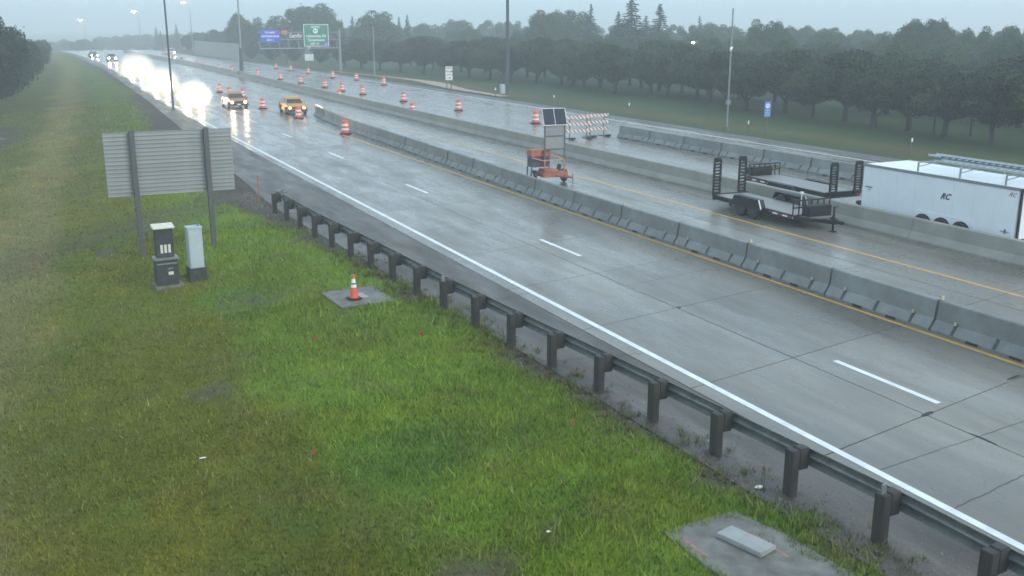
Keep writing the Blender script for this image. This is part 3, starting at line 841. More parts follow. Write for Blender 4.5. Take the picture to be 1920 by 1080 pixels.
for z in (1.66, 2.30): MB().box(0.22 - 0.495, 0.22 + 0.495, 0.005, 0.06, z, z + 0.07).build('crossbar', M['signpost'], mt)
MB().box(-0.27, 0.71, 0.02, 0.045, 1.73, 2.30).build('message_panel', M['greypanel'], mt)
MB().box(-0.27, 0.71, 0.02, 0.045, 2.37, 2.86).build('message_panel', M['greypanel'], mt)
MB().box(-0.98, 0.05, 0.15, 0.75, 1.34, 1.66).build('orange_housing', dull, mt, bevel=0.02)
MB().box(-0.96, 0.03, 0.17, 0.73, 0.82, 1.34).build('battery_box', mat('navy_grey_box', (0.05, 0.055, 0.075), 0.5), mt, bevel=0.02)
mb = MB()
for (x, y) in ((-0.95, 0.18), (0.0, 0.18), (-0.95, 0.72), (0.0, 0.72)): mb.box(x - 0.03, x + 0.03, y - 0.03, y + 0.03, 0.35, 0.82)
mb.build('box_stand', M['signpost'], mt)
mb = MB(); mb.bar((-0.95, 0.1, 1.30), (-0.3, 0.02, 1.12), 0.05, 0.05); mb.bar((0.05, 0.1, 1.45), (0.7, 0.03, 1.2), 0.05, 0.05); mb.bar((-0.3, 0.03, 1.15), (0.72, 0.03, 1.17), 0.04, 0.04)
mb.build('brace', mat('pale_orange_arm', (0.5, 0.28, 0.2), 0.5), mt)
mb = MB(); mb.box(-0.55, 0.75, -0.35, 0.75, 0.36, 0.58); mb.box(-0.4, 0.35, -0.25, 0.6, 0.58, 0.70)
mb.bar((0.6, -0.3, 0.42), (0.72, -1.05, 0.40), 0.08, 0.08); mb.bar((0.1, -0.3, 0.42), (0.72, -1.05, 0.40), 0.08, 0.08)
mb.build('chassis', dull, mt, bevel=0.015)
for s in (-0.72, 0.9):
    w_ = MB().lathe([(0.18, s - 0.09), (0.31, s - 0.08), (0.33, s), (0.31, s + 0.08), (0.18, s + 0.09)], 18, c=(0.4, 0.33), axis='x').build('wheel', M['rubber'], mt, smooth=True)
    MB().lathe([(0.10, s - 0.10), (0.17, s - 0.095), (0.17, s + 0.095), (0.10, s + 0.10)], 14, c=(0.4, 0.33), axis='x').build('rim', M['white'], w_)
MB().tube((0.72, -1.05, 0.0), (0.72, -1.05, 0.62), 0.03, n=8).box(0.62, 0.82, -1.12, -0.98, 0.0, 0.03).build('jack', M['trim'], mt)
MB().tube((0.55, 0.3, 0.58), (0.62, 0.3, 0.9), 0.12, 0.1, n=10).build('winch', M['darkcab'], mt)

# ------------------------------------------------------------------ wheels helper
def wheel(parent, x, y, z, r, w, rimmat=None, side=-1):
    wl = MB().lathe([(r*0.55, -w/2), (r*0.93, -w/2), (r, -w/2+0.03), (r, w/2-0.03), (r*0.93, w/2), (r*0.55, w/2)], 24, axis='x').build('wheel', M['rubber'], parent, smooth=True, loc=(x, y, z))
    MB().lathe([(r*0.1, side*(w/2-0.035)), (r*0.5, side*(w/2-0.03)), (r*0.56, side*(w/2-0.005)), (r*0.56, -side*(w/2-0.01))], 20, axis='x').build('rim', rimmat or M['wheelgrey'], wl, smooth=True)
    return wl

# ------------------------------------------------------------------ flat equipment trailers
def ramp(parent, x, y, z0, h, rz=0):
    mb = MB()
    for s in (-1, 1): mb.box(s * 0.165 - 0.025, s * 0.165 + 0.025, -0.05, 0.05, 0, h - 0.12)
    mb.prism([(-0.19, h - 0.12), (0.19, h - 0.12), (0.13, h), (-0.13, h)], -0.05, 0.05, 'y')
    o = mb.build('ramp', M['blackpaint'], parent, loc=(x, y, z0))
    n = 11
    for k in range(n):
        z = 0.10 + k * (h - 0.3) / (n - 1)
        MB().prism([(-0.045, z), (0.045, z + 0.02), (0.045, z + 0.075), (-0.045, z + 0.055)], -0.14, 0.14, 'x').build('tread', M['blackpaint'], o)
    # solid lower skirt
    MB().box(-0.14, 0.14, 0.046, 0.056, 0.0, 0.14).build('hinge_plate', M['blackpaint'], o)
    return o
tape = bpy.data.materials.new('reflective_tape'); tape.use_nodes = True
t = tape.node_tree; b = t.nodes['Principled BSDF']
tc = t.nodes.new('ShaderNodeTexCoord'); sx = t.nodes.new('ShaderNodeSeparateXYZ'); t.links.new(tc.outputs['Object'], sx.inputs[0])
mu = t.nodes.new('ShaderNodeMath'); mu.operation = 'MULTIPLY'; mu.inputs[1].default_value = 1 / 0.62; t.links.new(sx.outputs[1], mu.inputs[0])
fr = t.nodes.new('ShaderNodeMath'); fr.operation = 'FRACT'; t.links.new(mu.outputs[0], fr.inputs[0])
gt = t.nodes.new('ShaderNodeMath'); gt.operation = 'GREATER_THAN'; gt.inputs[1].default_value = 0.5; t.links.new(fr.outputs[0], gt.inputs[0])
mxx = t.nodes.new('ShaderNodeMix'); mxx.data_type = 'RGBA'; mxx.inputs[6].default_value = (0.28, 0.02, 0.03, 1); mxx.inputs[7].default_value = (0.8, 0.8, 0.8, 1)
t.links.new(gt.outputs[0], mxx.inputs[0]); t.links.new(mxx.outputs[2], b.inputs['Base Color'])

def flat_trailer(loc, rz, lab, rack=True, dz=0.46):
    """rear (ramps) at +y, tongue at -y; deck 1.55 wide between fenders"""
    t = empty('flatbed_trailer', loc, rz, lab, 'trailer', 'black flatbed equipment trailers with upright ramps')
    mb = MB()
    for s in (-1, 1):
        mb.box(s * 0.86 - 0.04, s * 0.86 + 0.04, -2.5, 2.9, dz - 0.16, dz + 0.02)
        mb.bar((s * 0.84, -2.5, dz - 0.08), (0.05 * s, -4.0, dz - 0.06), 0.09, 0.14)
    mb.box(-0.9, 0.9, 2.8, 2.92, dz - 0.2, dz + 0.06); mb.box(-0.9, 0.9, -2.55, -2.45, dz - 0.16, dz + 0.02)
    for yy in (-1.6, -0.6, 0.6, 1.6): mb.box(-0.82, 0.82, yy - 0.03, yy + 0.03, dz - 0.14, dz - 0.02)
    mb.build('frame', M['blackpaint'], t)
    pmh = MB().box(-0.072, 0.072, -2.44, 2.79, 0, 0.04).mesh('plank', M['deck'])
    for k in range(10): link_mesh('plank', pmh, t, (-0.72 + k * 0.16, 0, dz - 0.015))
    MB().box(-0.55, 0.55, -3.15, -2.56, dz - 0.04, dz).build('tongue_plate', M['deck'], t)
    for s in (-1, 1):
        for yy in (0.62, -0.28):
            wheel(t, s * 1.04, yy, 0.36, 0.36, 0.24, M['darkcab'], s)
        f = [(-0.78, 0.52), (-0.62, 0.80), (0.96, 0.80), (1.12, 0.52), (1.09, 0.50), (0.94, 0.77), (-0.60, 0.77), (-0.75, 0.50)]
        mb = MB(); mb.prism(f, s * 0.90, s * 1.20, 'x')
        mb.build('fender', M['blackpaint'], t)
        MB().prism([(-0.80, 0.42), (-0.62, 0.765), (0.96, 0.765), (1.12, 0.42)], s * 1.175, s * 1.198, 'x').build('fender_skirt', M['blackpaint'], t)
        MB().prism([(-0.84, 0.46), (-0.81, 0.46), (-0.635, 0.82), (-0.665, 0.82)], s * 1.14, s * 1.19, 'x').build('fender_edge', M['trim'], t)
        MB().box(s * 1.21 - 0.004, s * 1.21 + 0.004, 1.0, 1.25, 0.28, 0.52).build('mud_flap', M['rubber'], t)
        ramp(t, s * 0.66, 2.99, dz - 0.05, 1.66 - (dz - 0.46))
        MB().box(s * 0.903 - 0.004, s * 0.903 + 0.004, -2.5, -0.95, dz - 0.10, dz - 0.04).build('reflective_strip', tape, t)
        MB().box(s * 0.78 - 0.06, s * 0.78 + 0.06, 2.925, 2.945, dz - 0.14, dz - 0.06).build('tail_lamp', mat('red_lamp_%d' % random.randint(0, 999), (0.4, 0.02, 0.02), 0.3), t)
    mb = MB()
    for k in range(2):
        mb.bar((0.9, -2.45, dz + 0.30 + 0.28 * k), (-0.9, -2.45, dz + 0.30 + 0.28 * k), 0.05, 0.05)
    for x in (-0.88, -0.6, -0.3, 0.0, 0.3, 0.6, 0.88): mb.box(x - 0.02, x + 0.02, -2.47, -2.43, dz + 0.02, dz + 0.58)
    if rack: mb.build('front_rack', M['blackpaint'], t)
    MB().box(-0.55, 0.55, -2.98, -2.56, dz, dz + 0.42).build('tool_box', M['blackpaint'], t, bevel=0.02)
    MB().tube((0, -3.75, 0.03), (0, -3.75, 0.98), 0.04, n=8).box(-0.1, 0.1, -3.85, -3.65, 0.0, 0.03).bar((0, -3.75, 0.95), (0.18, -3.75, 0.95), 0.03, 0.03).build('jack', M['blackpaint'], t)
    MB().box(-0.07, 0.07, -4.28, -3.95, dz - 0.1, dz + 0.02).build('coupler', M['blackpaint'], t, bevel=0.02)
    return t
ft1 = flat_trailer((27.35, 32.45, 0.004), R(-2.0), 'black flatbed equipment trailer with raised ramps parked before the median wall')
MB().tube((0.9, -0.75, 0.48), (0.9, -0.75, 0.95), 0.02, n=6).box(0.86, 0.96, -0.80, -0.68, 0.95, 1.03).build('work_lamp', M['white'], ft1)
ft2 = flat_trailer((30.95, 35.0, 0.004), R(180 - 1.5), 'black flatbed equipment trailer standing behind the median wall beside the white trailer', dz=0.74)
MB().tube((-0.28, -3.9, 0.15), (-0.28, -3.9, 1.1), 0.06, n=8).build('spare_jack', M['trim'], ft2)

# ------------------------------------------------------------------ enclosed white trailer
wt = empty('enclosed_trailer', (31.15, 26.55, 0.003), R(0.8), 'long white enclosed cargo trailer with ladder rack behind the median wall', 'trailer')
hx, hy0, hy1, zb, zt_ = 1.22, -3.55, 3.55, 0.42, 2.28
MB().box(-hx, hx, hy0, hy1, zb, zt_).build('body', M['trailerwhite'], wt, bevel=0.04)
npn = 8
for k in range(npn):
    a = hy0 + 0.06 + k * (hy1 - hy0 - 0.12) / npn; b2 = a + (hy1 - hy0 - 0.12) / npn - 0.008
    for s in (-1, 1): MB().box(s * (hx + 0.003) - 0.003, s * (hx + 0.003) + 0.003, a, b2, zb + 0.08, zt_ - 0.09).build('side_panel', M['trailerwhite'], wt)
for s in (-1, 1): MB().box(s * (hx + 0.01) - 0.02, s * (hx + 0.01) + 0.02, hy0, hy1, zt_ - 0.08, zt_ + 0.02).build('roof_rail', M['trim'], wt)
for k in range(7):
    yy = hy0 + 0.5 + k * 1.0
    MB().box(-hx + 0.05, hx - 0.05, yy - 0.02, yy + 0.02, zt_, zt_ + 0.012).build('roof_seam', M['trailerwhite'], wt)
for k in range(3):
    yy = -1.35 + 0.86 * k
    for sd in (-1, 1):
        arch = [(yy + 0.43 * math.cos(a), 0.36 + 0.43 * math.sin(a)) for a in [math.pi * j / 14 for j in range(15)]]
        arch = [(u, w) for u, w in arch if w > 0.30]
        MB().prism(arch, sd * (hx + 0.008), sd * (hx + 0.05), 'x').build('wheel_arch', M['black'], wt)
        wheel(wt, sd * (hx + 0.0), yy, 0.36, 0.37, 0.22, M['wheelgrey'], sd)
for sd in (-1, 1):
    MB().prism([(-2.02, 0.44), (-1.78, 0.90), (0.80, 0.90), (1.06, 0.44)], sd * (hx + 0.0065), sd * (hx + 0.030), 'x').build('fender', M['trailerwhite'], wt, bevel=0.008)
# rear doors and black frame (faces the camera end)
mb = MB()
mb.box(-hx, hx, hy0 - 0.05, hy0 - 0.002, zt_ - 0.12, zt_); mb.box(-hx, hx, hy0 - 0.05, hy0 - 0.002, zb, zb + 0.1)
for s in (-1, 1): mb.box(s * (hx - 0.05) - 0.05, s * (hx - 0.05) + 0.05, hy0 - 0.05, hy0 - 0.002, zb + 0.1, zt_ - 0.12)
mb.build('door_frame', M['blackpaint'], wt)
for s in (-1, 1):
    dd = MB().box(s * 0.56 - 0.54, s * 0.56 + 0.54, hy0 - 0.045, hy0 - 0.004, zb + 0.12, zt_ - 0.14).build('door', M['trailerwhite'], wt, bevel=0.01)
    MB().tube((s * 0.25, hy0 - 0.06, zb + 0.14), (s * 0.25, hy0 - 0.06, zt_ - 0.16), 0.014, n=6).build('lock_bar', M['trim'], dd)
# ladder rack
for yy in (0.9, -1.0, -2.9):
    mb = MB()
    for s in (-1, 1): mb.box(s * 1.16 - 0.025, s * 1.16 + 0.025, yy - 0.025, yy + 0.025, zt_ + 0.02, zt_ + 0.36)
    mb.box(-1.16, 1.16, yy - 0.02, yy + 0.02, zt_ + 0.34, zt_ + 0.385)
    mb.bar((-1.16, yy + 0.02, zt_ + 0.2), (0.2, yy + 0.02, zt_ + 0.36), 0.03, 0.03)
    mb.build('rack_hoop', M['trim'], wt)
def text_mesh(s, size, m, name='lettering', shear=0.0, align='CENTER', extrude=0.002, bold=0.0):
    cu = bpy.data.curves.new(name, 'FONT'); cu.body = s; cu.size = size; cu.align_x = align; cu.align_y = 'CENTER'
    cu.extrude = extrude; cu.shear = shear; cu.offset = bold; cu.resolution_u = 2
    ob = bpy.data.objects.new(name, cu); COL.objects.link(ob)
    dg = bpy.context.evaluated_depsgraph_get()
    me = bpy.data.meshes.new_from_object(ob.evaluated_get(dg)); me.name = name
    bpy.data.objects.remove(ob); me.materials.clear(); me.materials.append(m)
    return me
def put_text(s, size, m, parent, loc, rot, **k):
    o = link_mesh('lettering', text_mesh(s, size, m, **k), parent, loc); o.rotation_euler = rot; return o
SIDE = (R(90), 0, R(-90))
put_text('RC', 0.30, M['darktext'], wt, (-hx - 0.009, -0.5, 1.56), SIDE, shear=0.5, bold=0.014)
put_text('RC', 0.20, M['red_mark'], wt, (-hx - 0.009, -3.25, 2.03), SIDE, shear=0.5, bold=0.004)
put_text('RC', 0.12, M['darktext'], wt, (-hx - 0.009, 3.15, 1.30), SIDE, shear=0.3)
MB().box(-hx - 0.014, -hx - 0.006, 3.0, 3.36, 1.38, 1.42).build('marker_decal', M['darktext'], wt)
MB().box(-hx - 0.02, -hx - 0.006, -3.3, -2.95, 0.72, 0.75).box(-hx - 0.02, -hx - 0.006, -3.17, -3.1, 0.66, 0.83).build('latch', M['trim'], wt)
for (yy, lab_) in ((2.9, 0), (0.1, 0)): MB().box(-hx - 0.02, -hx - 0.006, yy - 0.05, yy + 0.05, zb + 0.01, zb + 0.05).build('marker_lamp', M['orange'], wt)
mb = MB()
for s in (-1, 1): mb.bar((s * 0.8, hy1, zb + 0.02), (0.05 * s, hy1 + 1.35, zb + 0.02), 0.08, 0.12)
mb.tube((0, hy1 + 1.1, 0.02), (0, hy1 + 1.1, 0.95), 0.04)
mb.build('tongue', M['blackpaint'], wt)
MB().box(-0.3, 0.3, hy1 + 0.02, hy1 + 0.4, zb + 0.1, zb + 0.5).build('propane_box', M['trim'], wt, bevel=0.02)
# ladders lying on the rack are things of their own
def ladder(x, y0, y1, z, w, m, lab):
    t = empty('ladder', (x, (y0 + y1) / 2, z), 0, lab, 'ladder', 'ladders lying on the white trailer rack')
    h = (y1 - y0) / 2
    for s in (-1, 1): MB().box(s * w/2 - 0.015, s * w/2 + 0.015, -h, h, 0, 0.075).build('side_rail', m, t)
    rm = MB().tube((-w/2, 0, 0.04), (w/2, 0, 0.04), 0.016, n=6).mesh('rung', M['alu'])
    n = int(2 * h / 0.3)
    for k in range(n): link_mesh('rung', rm, t, (0, -h + 0.15 + k * 0.3, 0))
    return t
lz = 0.003 + zt_ + 0.386
blue = mat('blue_fibreglass', (0.05, 0.10, 0.13), 0.4)
ladder(31.0 + 0.95, 22.6, 28.6, lz, 0.42, M['alu'], 'aluminium ladder on the trailer rack, farthest from the camera')
ladder(31.0 + 0.45, 22.3, 27.9, lz, 0.40, blue, 'dark blue-grey ladder on the trailer rack, between the two aluminium ones')
ladder(31.0 - 0.30, 21.9, 27.2, lz, 0.42, M['alu'], 'aluminium ladder on the trailer rack, nearest to the median wall')

# ------------------------------------------------------------------ vehicles (front faces -y)
GLARE_MIST = bpy.data.materials.new('glare_mist'); GLARE_MIST.use_nodes = True  # mist added to spread the headlights into glare blobs
t = GLARE_MIST.node_tree; t.nodes.clear()
pv = t.nodes.new('ShaderNodeVolumePrincipled'); ou = t.nodes.new('ShaderNodeOutputMaterial')
tc = t.nodes.new('ShaderNodeTexCoord'); ln = t.nodes.new('ShaderNodeVectorMath'); ln.operation = 'LENGTH'
t.links.new(tc.outputs['Object'], ln.inputs[0])
mr = t.nodes.new('ShaderNodeMapRange'); mr.interpolation_type = 'SMOOTHSTEP'
mr.inputs[1].default_value = 2.2; mr.inputs[2].default_value = 0.5; mr.inputs[3].default_value = 0.0; mr.inputs[4].default_value = 1.6
t.links.new(ln.outputs['Value'], mr.inputs[0]); t.links.new(mr.outputs[0], pv.inputs['Density'])
pv.inputs['Color'].default_value = (0.97, 0.96, 0.92, 1)
t.links.new(pv.outputs[0], ou.inputs['Volume'])
def car(loc, rz, body_m, lab, kind='suv', glare_r=1.0, lamp='lamp_warm', spot=0, cat='car', spot_size=110, spotcol=(1, 0.84, 0.52)):
    t = empty('car', loc, rz, lab, cat)
    L_, w, h = (4.7, 1.88, 1.68) if kind == 'suv' else (4.6, 1.8, 1.45)
    n0 = -L_/2; n1 = L_/2
    hood = 1.02 if kind == 'suv' else 0.88
    lower = [(n0+0.02, 0.30), (n0, 0.52), (n0+0.08, hood-0.12), (n0+0.35, hood-0.02), (n0+1.2, hood+0.06), (n1-0.25, hood+0.08), (n1-0.02, hood-0.05), (n1, 0.5), (n1-0.05, 0.30)]
    mb = MB(); ns = len(lower)
    vs = []
    for (f, inset, zsc) in ((-1, 0.06, 0), (-1, 0, 1), (1, 0, 1), (1, 0.06, 0)):
        for (u, z) in lower: vs.append((f * (w/2 - (0.10 if z > hood - 0.15 else 0.0) - inset), u, z))
    fs = [tuple(range(ns))[::-1], tuple(range(3*ns, 4*ns))]
    for r_ in range(3): fs += [(r_*ns+i, r_*ns+(i+1)%ns, (r_+1)*ns+(i+1)%ns, (r_+1)*ns+i) for i in range(ns)]
    mb.add(vs, fs)
    # cabin
    cb = [(n0+1.15, hood+0.04), (n0+1.85, h-0.06), (n0+2.1, h), (n1-0.75 if kind=='suv' else n1-1.5, h), (n1-0.25 if kind=='suv' else n1-0.7, hood+0.06)]
    k = len(cb); vs = []
    for f in (-1, 1):
        for (u, z) in cb: vs.append((f * (w/2 - 0.12 - 0.20 * (z - hood) / (h - hood)), u, z))
    mb.add(vs, [tuple(range(k))[::-1], tuple(range(k, 2*k))] + [(i, (i+1)%k, k+(i+1)%k, k+i) for i in range(k)])
    mb.build('body', body_m, t, smooth=True)
    ww = w/2 - 0.22
    MB().add([(-ww, n0+1.19, hood+0.10), (ww, n0+1.19, hood+0.10), (ww-0.12, n0+1.80, h-0.10), (-ww+0.12, n0+1.80, h-0.10),
              (-ww, n0+1.21, hood+0.08), (ww, n0+1.21, hood+0.08), (ww-0.12, n0+1.82, h-0.12), (-ww+0.12, n0+1.82, h-0.12)],
             [(0,1,2,3),(7,6,5,4),(0,4,5,1),(1,5,6,2),(2,6,7,3),(3,7,4,0)]).build('windshield', M['glass'], t)
    for s in (-1, 1):
        a = w/2 - 0.125
        MB().add([(s*(a-0.02), n0+1.55, hood+0.12), (s*(a-0.02), n1-0.7, hood+0.12), (s*(a-0.13), n1-0.95, h-0.14), (s*(a-0.13), n0+2.0, h-0.14),
                  (s*(a+0.002), n0+1.55, hood+0.12), (s*(a+0.002), n1-0.7, hood+0.12), (s*(a-0.108), n1-0.95, h-0.14), (s*(a-0.108), n0+2.0, h-0.14)],
                 [(0,1,2,3),(7,6,5,4),(0,4,5,1),(1,5,6,2),(2,6,7,3),(3,7,4,0)]).build('side_window', M['glass'], t)
        MB().box(s*(w/2+0.09)-0.09, s*(w/2+0.09)+0.03, n0+1.5, n0+1.6, hood+0.08, hood+0.22).build('mirror', body_m, t, bevel=0.02)
        for yy in (n0+0.85, n1-0.85): wheel(t, s*(w/2-0.1), yy, 0.34, 0.34, 0.22, M['wheelgrey'], s)
        hl = MB().tube((s*(w/2-0.30), n0+0.05, hood-0.25), (s*(w/2-0.30), n0-0.015, hood-0.25), 0.105, n=14)
        hl.build('headlight', M[lamp], t)
        MB().box(s*(w/2-0.2)-0.12, s*(w/2-0.2)+0.12, n1-0.03, n1+0.012, hood-0.3, hood-0.12).build('tail_light', M['red_mark'], t)
    MB().box(-0.42, 0.42, n0-0.012, n0+0.06, 0.55, hood-0.16).build('grille', M['black'], t)
    MB().box(-w/2+0.08, w/2-0.08, n0-0.05, n0+0.05, 0.34, 0.50).build('bumper', M['darkcab'], t, bevel=0.02)
    MB().box(-0.16, 0.16, n0-0.062, n0-0.052, 0.38, 0.48).build('number_plate', M['white'], t)
    if spot:
        for s in (-1, 1):
            L2 = bpy.data.lights.new('headlight_beam', 'SPOT'); L2.energy = spot / 2; L2.color = spotcol
            L2.spot_size = R(spot_size if loc[1] > 200 or lamp == 'lamp_warm' else 170); L2.spot_blend = 0.9; L2.shadow_soft_size = 0.1
            lo = bpy.data.objects.new('headlight_beam', L2); COL.objects.link(lo)
            lo.parent = t; lo.location = (s*(w/2-0.30), n0-0.06, hood-0.25)
            lo.rotation_euler = (R(90 - 1.0), 0, R(180))
    if lamp == 'lamp_hot' and spot >= 400 and loc[1] < 200:
        bpy.context.evaluated_depsgraph_get()
        mb = MB(); rs = 2.3
        prof = [(rs * math.sin(math.pi * j / 12), rs * -math.cos(math.pi * j / 12)) for j in range(1, 12)]
        mb.lathe(prof, 20)
        sp = mb.build('glare_mist_volume', GLARE_MIST, None, loc=(loc[0], loc[1] - L_/2 - 0.5, 1.0))  # added volume, lit from inside by the headlights to shape their glare
        sp.scale = (glare_r, glare_r, glare_r * 0.9)
        tag(sp, 'added mist for headlight glare of the %s' % lab.split(' behind')[0] + ', ' + lab.split(', ')[-1], 'added glare mist', kind='stuff')
    return t
car((17.9, 98.9, 0.002), R(0), M['orangeglowcar'], 'car tinted with orange glow, headlights on in the lane beside the drums, nearest oncoming car', 'sedan', lamp='lamp_warm', spot=260, spotcol=(1, 0.66, 0.32))
car((21.35, 90.0, 0.002), R(-4), M['yellowcar'], 'yellow car behind a drum at the start of the near barrier row', 'sedan', lamp='lamp_amber')
SP = 5600
car((14.85, 106.0, 0.002), R(0), M['greycar'], 'grey car behind dazzling headlights, nearest of the three glaring cars', 'suv', glare_r=0.92, lamp='lamp_hot', spot=SP)
car((14.9, 131.5, 0.002), R(0), M['whitecar'], 'white car behind dazzling headlights, middle one of the three glaring cars', 'sedan', glare_r=1.12, lamp='lamp_hot', spot=SP * 1.5)
car((15.9, 170.0, 0.002), R(0), M['darkcar'], 'dark car behind dazzling headlights, farthest of the three glaring cars', 'suv', glare_r=1.5, lamp='lamp_hot', spot=SP * 3.0)
car((17.3, 232.0, 0.002), R(0), M['greycar'], 'distant car with headlights on, directly beyond the glaring cars', 'suv', lamp='lamp_hot', spot=900)
car((15.6, 262.0, 0.002), R(4), M['darkcar'], 'most distant oncoming car with a small bright light near the left trees', 'sedan', lamp='lamp_hot', spot=700)
car((34.3, 272.0, 0.002), R(0), M['whitecar'], 'distant car with a pale light on the far carriageway near the concrete wall', 'suv', lamp='lamp_hot', spot=300)
# end marker at the start of the barrier row
em = empty('barrier_end_marker', (23.5, 89.0, 0), R(0), 'lit amber chevron marker at the far end of the near barrier row', 'road marker')
MB().box(-0.06, 0.06, -0.04, 0.04, 0, 0.45).build('stand', M['signpost'], em)
MB().prism([(-0.32, 0.42), (0.35, 0.42), (0.05, 0.62), (-0.32, 0.80)], -0.03, 0.03, 'y').build('light_panel', M['lamp_amber'], em)

# ------------------------------------------------------------------ poles and lamps
def pole(name, x, y, z0, h, r0, r1, m, lab, cat='pole', lean=(0, 0)):
    t = empty(name, (x, y, z0), 0, lab, cat)
    MB().tube((0, 0, -0.2), (lean[0], lean[1], h), r0, r1, n=14).build('shaft', m, t, smooth=True)
    MB().tube((0, 0, -0.1), (0, 0, 0.25), r0 * 1.7, n=14).build('base', M['pad'], t)
    return t
p_ = pole('light_mast', 49.9, 105.8, -0.05, 24, 0.21, 0.12, M['pole'], 'tall dark steel mast standing on the far verge, thickest pole in view', 'mast')
MB().tube((0, 0, 23.6), (0, 0, 24.2), 0.5, n=12).build('lamp_ring', M['trim'], p_)
bx = MB().box(-0.9, -0.45, -0.3, 0.2, 0, 1.1).build('control_box', M['cabinet'], p_, bevel=0.02)
p_ = pole('camera_pole', 47.2, 61.6, -0.03, 8.8, 0.07, 0.055, M['palepole'], 'slim grey pole with a small white camera on a short arm', 'camera pole')
MB().bar((0, 0, 6.0), (-0.2, -0.3, 6.05), 0.04, 0.04).build('arm', M['palepole'], p_)
MB().tube((-0.45, -0.55, 5.86), (-0.15, -0.25, 6.02), 0.09, 0.09, n=10).build('camera_housing', M['white'], p_, smooth=True)
MB().box(-0.14, 0.14, -0.12, 0.12, 1.9, 2.2).build('junction_box', M['trim'], p_)
p_ = pole('light_pole', 12.15, 97.5, -0.03, 13.5, 0.10, 0.07, M['pole'], 'dark pole beside the road shoulder between the two nearest glaring cars', 'light pole')
MB().bar((0, 0, 13.3), (2.2, 0, 13.6), 0.08, 0.08).build('arm', M['pole'], p_)
MB().box(2.0, 2.6, -0.14, 0.14, 13.5, 13.66).build('lamp_head', M['trim'], p_, bevel=0.03)
xm = float(warp(MEDX, 156.0))
p_ = empty('median_mast', (xm + 0.2, 156.0, 0), 0, 'thick mast rising from the median wall in front of the trees', 'mast')
MB().tube((0, 0, 0.5), (0.1, 0, 4.2), 0.30, 0.26, n=14).build('shaft', M['pole'], p_, smooth=True)
MB().tube((0.1, 0, 4.2), (0.3, 0, 26), 0.14, 0.08, n=12).build('upper_shaft', M['palepole'], p_, smooth=True)
MB().box(-0.45, 0.45, -0.6, 0.6, 0.0, 0.9).build('base', M['median'], p_, bevel=0.03)
pole('utility_pole', 47.4, 147.0, -0.03, 7.4, 0.10, 0.08, M['palepole'], 'short pale pole in front of the trees left of the sandy track', 'utility pole')
p_ = pole('utility_pole', 71.0, 55.0, -0.1, 7.0, 0.11, 0.09, M['wood'], 'dark thin wooden pole rising out of the orchard trees at the right', 'utility pole')

def street_lamp(x, y, z, zb, lab, r=0.35, arm=1.6, es='lamp_street'):
    t = empty('street_lamp', (x + arm, y, zb), 0, lab, 'street lamp')
    MB().tube((0, 0, -0.3), (0, 0, z - zb + 0.1), 0.13, 0.08, n=8).build('shaft', M['palepole'], t)
    MB().bar((0, 0, z - zb + 0.05), (-arm, 0, z - zb + 0.15), 0.09, 0.09).build('arm', M['palepole'], t)
    MB().lathe([(r*0.4, z - zb - 0.14*r/0.35), (r, z - zb), (r*0.7, z - zb + 0.1)], 12, c=(-arm, 0)).build('lamp', M[es], t, smooth=True)
street_lamp(42.36, 300, 13.5, 0, 'lit street lamp highest in the picture, beside the tall dark pole', 0.75)
street_lamp(40.86, 420, 12.38, -3, 'lit street lamp above the far end of the road, middle one of three', 0.95)
street_lamp(28.0, 540, 9.68, -6, 'lit street lamp above the hazy left treeline, leftmost and farthest', 1.1)
street_lamp(84.6, 119, 5.15, -0.1, 'lit white lamp shining among the trees left of the camera pole', 0.20, 0.8)
street_lamp(91.67, 200, 4.07, -0.1, 'faint warm lamp glimmering in the trees left of the thickest mast', 0.14, 0.8)

# ------------------------------------------------------------------ overhead sign
Yo = 170.0; K = Yo / 190.0
def ox(x): return x * K
def oz(z): return CAMH - (CAMH - z) * K
og = empty('overhead_sign', (49.0, Yo, 0), 0, 'overhead sign gantry with a green exit sign and a blue sign above the far carriageway', 'overhead sign')
def rel(x): return x - 49.0
FR = (R(90), 0, 0)
def board(x0, x1, z0, z1, m, border, dy=-0.3):
    o = MB().box(rel(x0), rel(x1), dy, dy + 0.06, z0, z1).build('sign_board', border, og)
    MB().box(rel(x0) + 0.09, rel(x1) - 0.09, dy - 0.012, dy - 0.002, z0 + 0.09, z1 - 0.09).build('sign_face', m, o)
    return o
gx0, gx1, gz0, gz1 = ox(47.77), ox(52.45), oz(3.65), oz(7.63)
gb = board(gx0, gx1, gz0, gz1, M['greensign'], M['white'])
gc = rel((gx0 + gx1) / 2); hgt_ = gz1 - gz0
MB().tube((gc - 0.1, -0.316, gz1 - hgt_*0.30), (gc - 0.1, -0.322, gz1 - hgt_*0.30), 0.42, n=18).build('route_shield', M['white'], gb)
put_text('81', 0.48, M['black'], gb, (gc - 0.1, -0.324, gz1 - hgt_*0.30), FR, bold=0.01)
put_text('NORTH', 0.42, M['white'], gb, (gc - 0.1, -0.316, gz1 - hgt_*0.13), FR, bold=0.012)
put_text('University Dr', 0.62, M['white'], gb, (gc, -0.316, gz1 - hgt_*0.53), FR, bold=0.012)
put_text('Downtown', 0.62, M['white'], gb, (gc, -0.316, gz1 - hgt_*0.71), FR, bold=0.012)
put_text('EXIT 1/2', 0.40, M['white'], gb, (gc - 0.3, -0.316, gz1 - hgt_*0.88), FR, bold=0.012)
MB().box(gc + 1.35, gc + 1.95, -0.322, -0.314, gz0 + 0.14, gz0 + 0.66).build('hospital_symbol', M['bluesign'], gb)
put_text('H', 0.42, M['white'], gb, (gc + 1.65, -0.326, gz0 + 0.40), FR, bold=0.012)
bx0, bx1, bz0, bz1 = ox(39.88), ox(43.24), oz(4.41), oz(6.61)
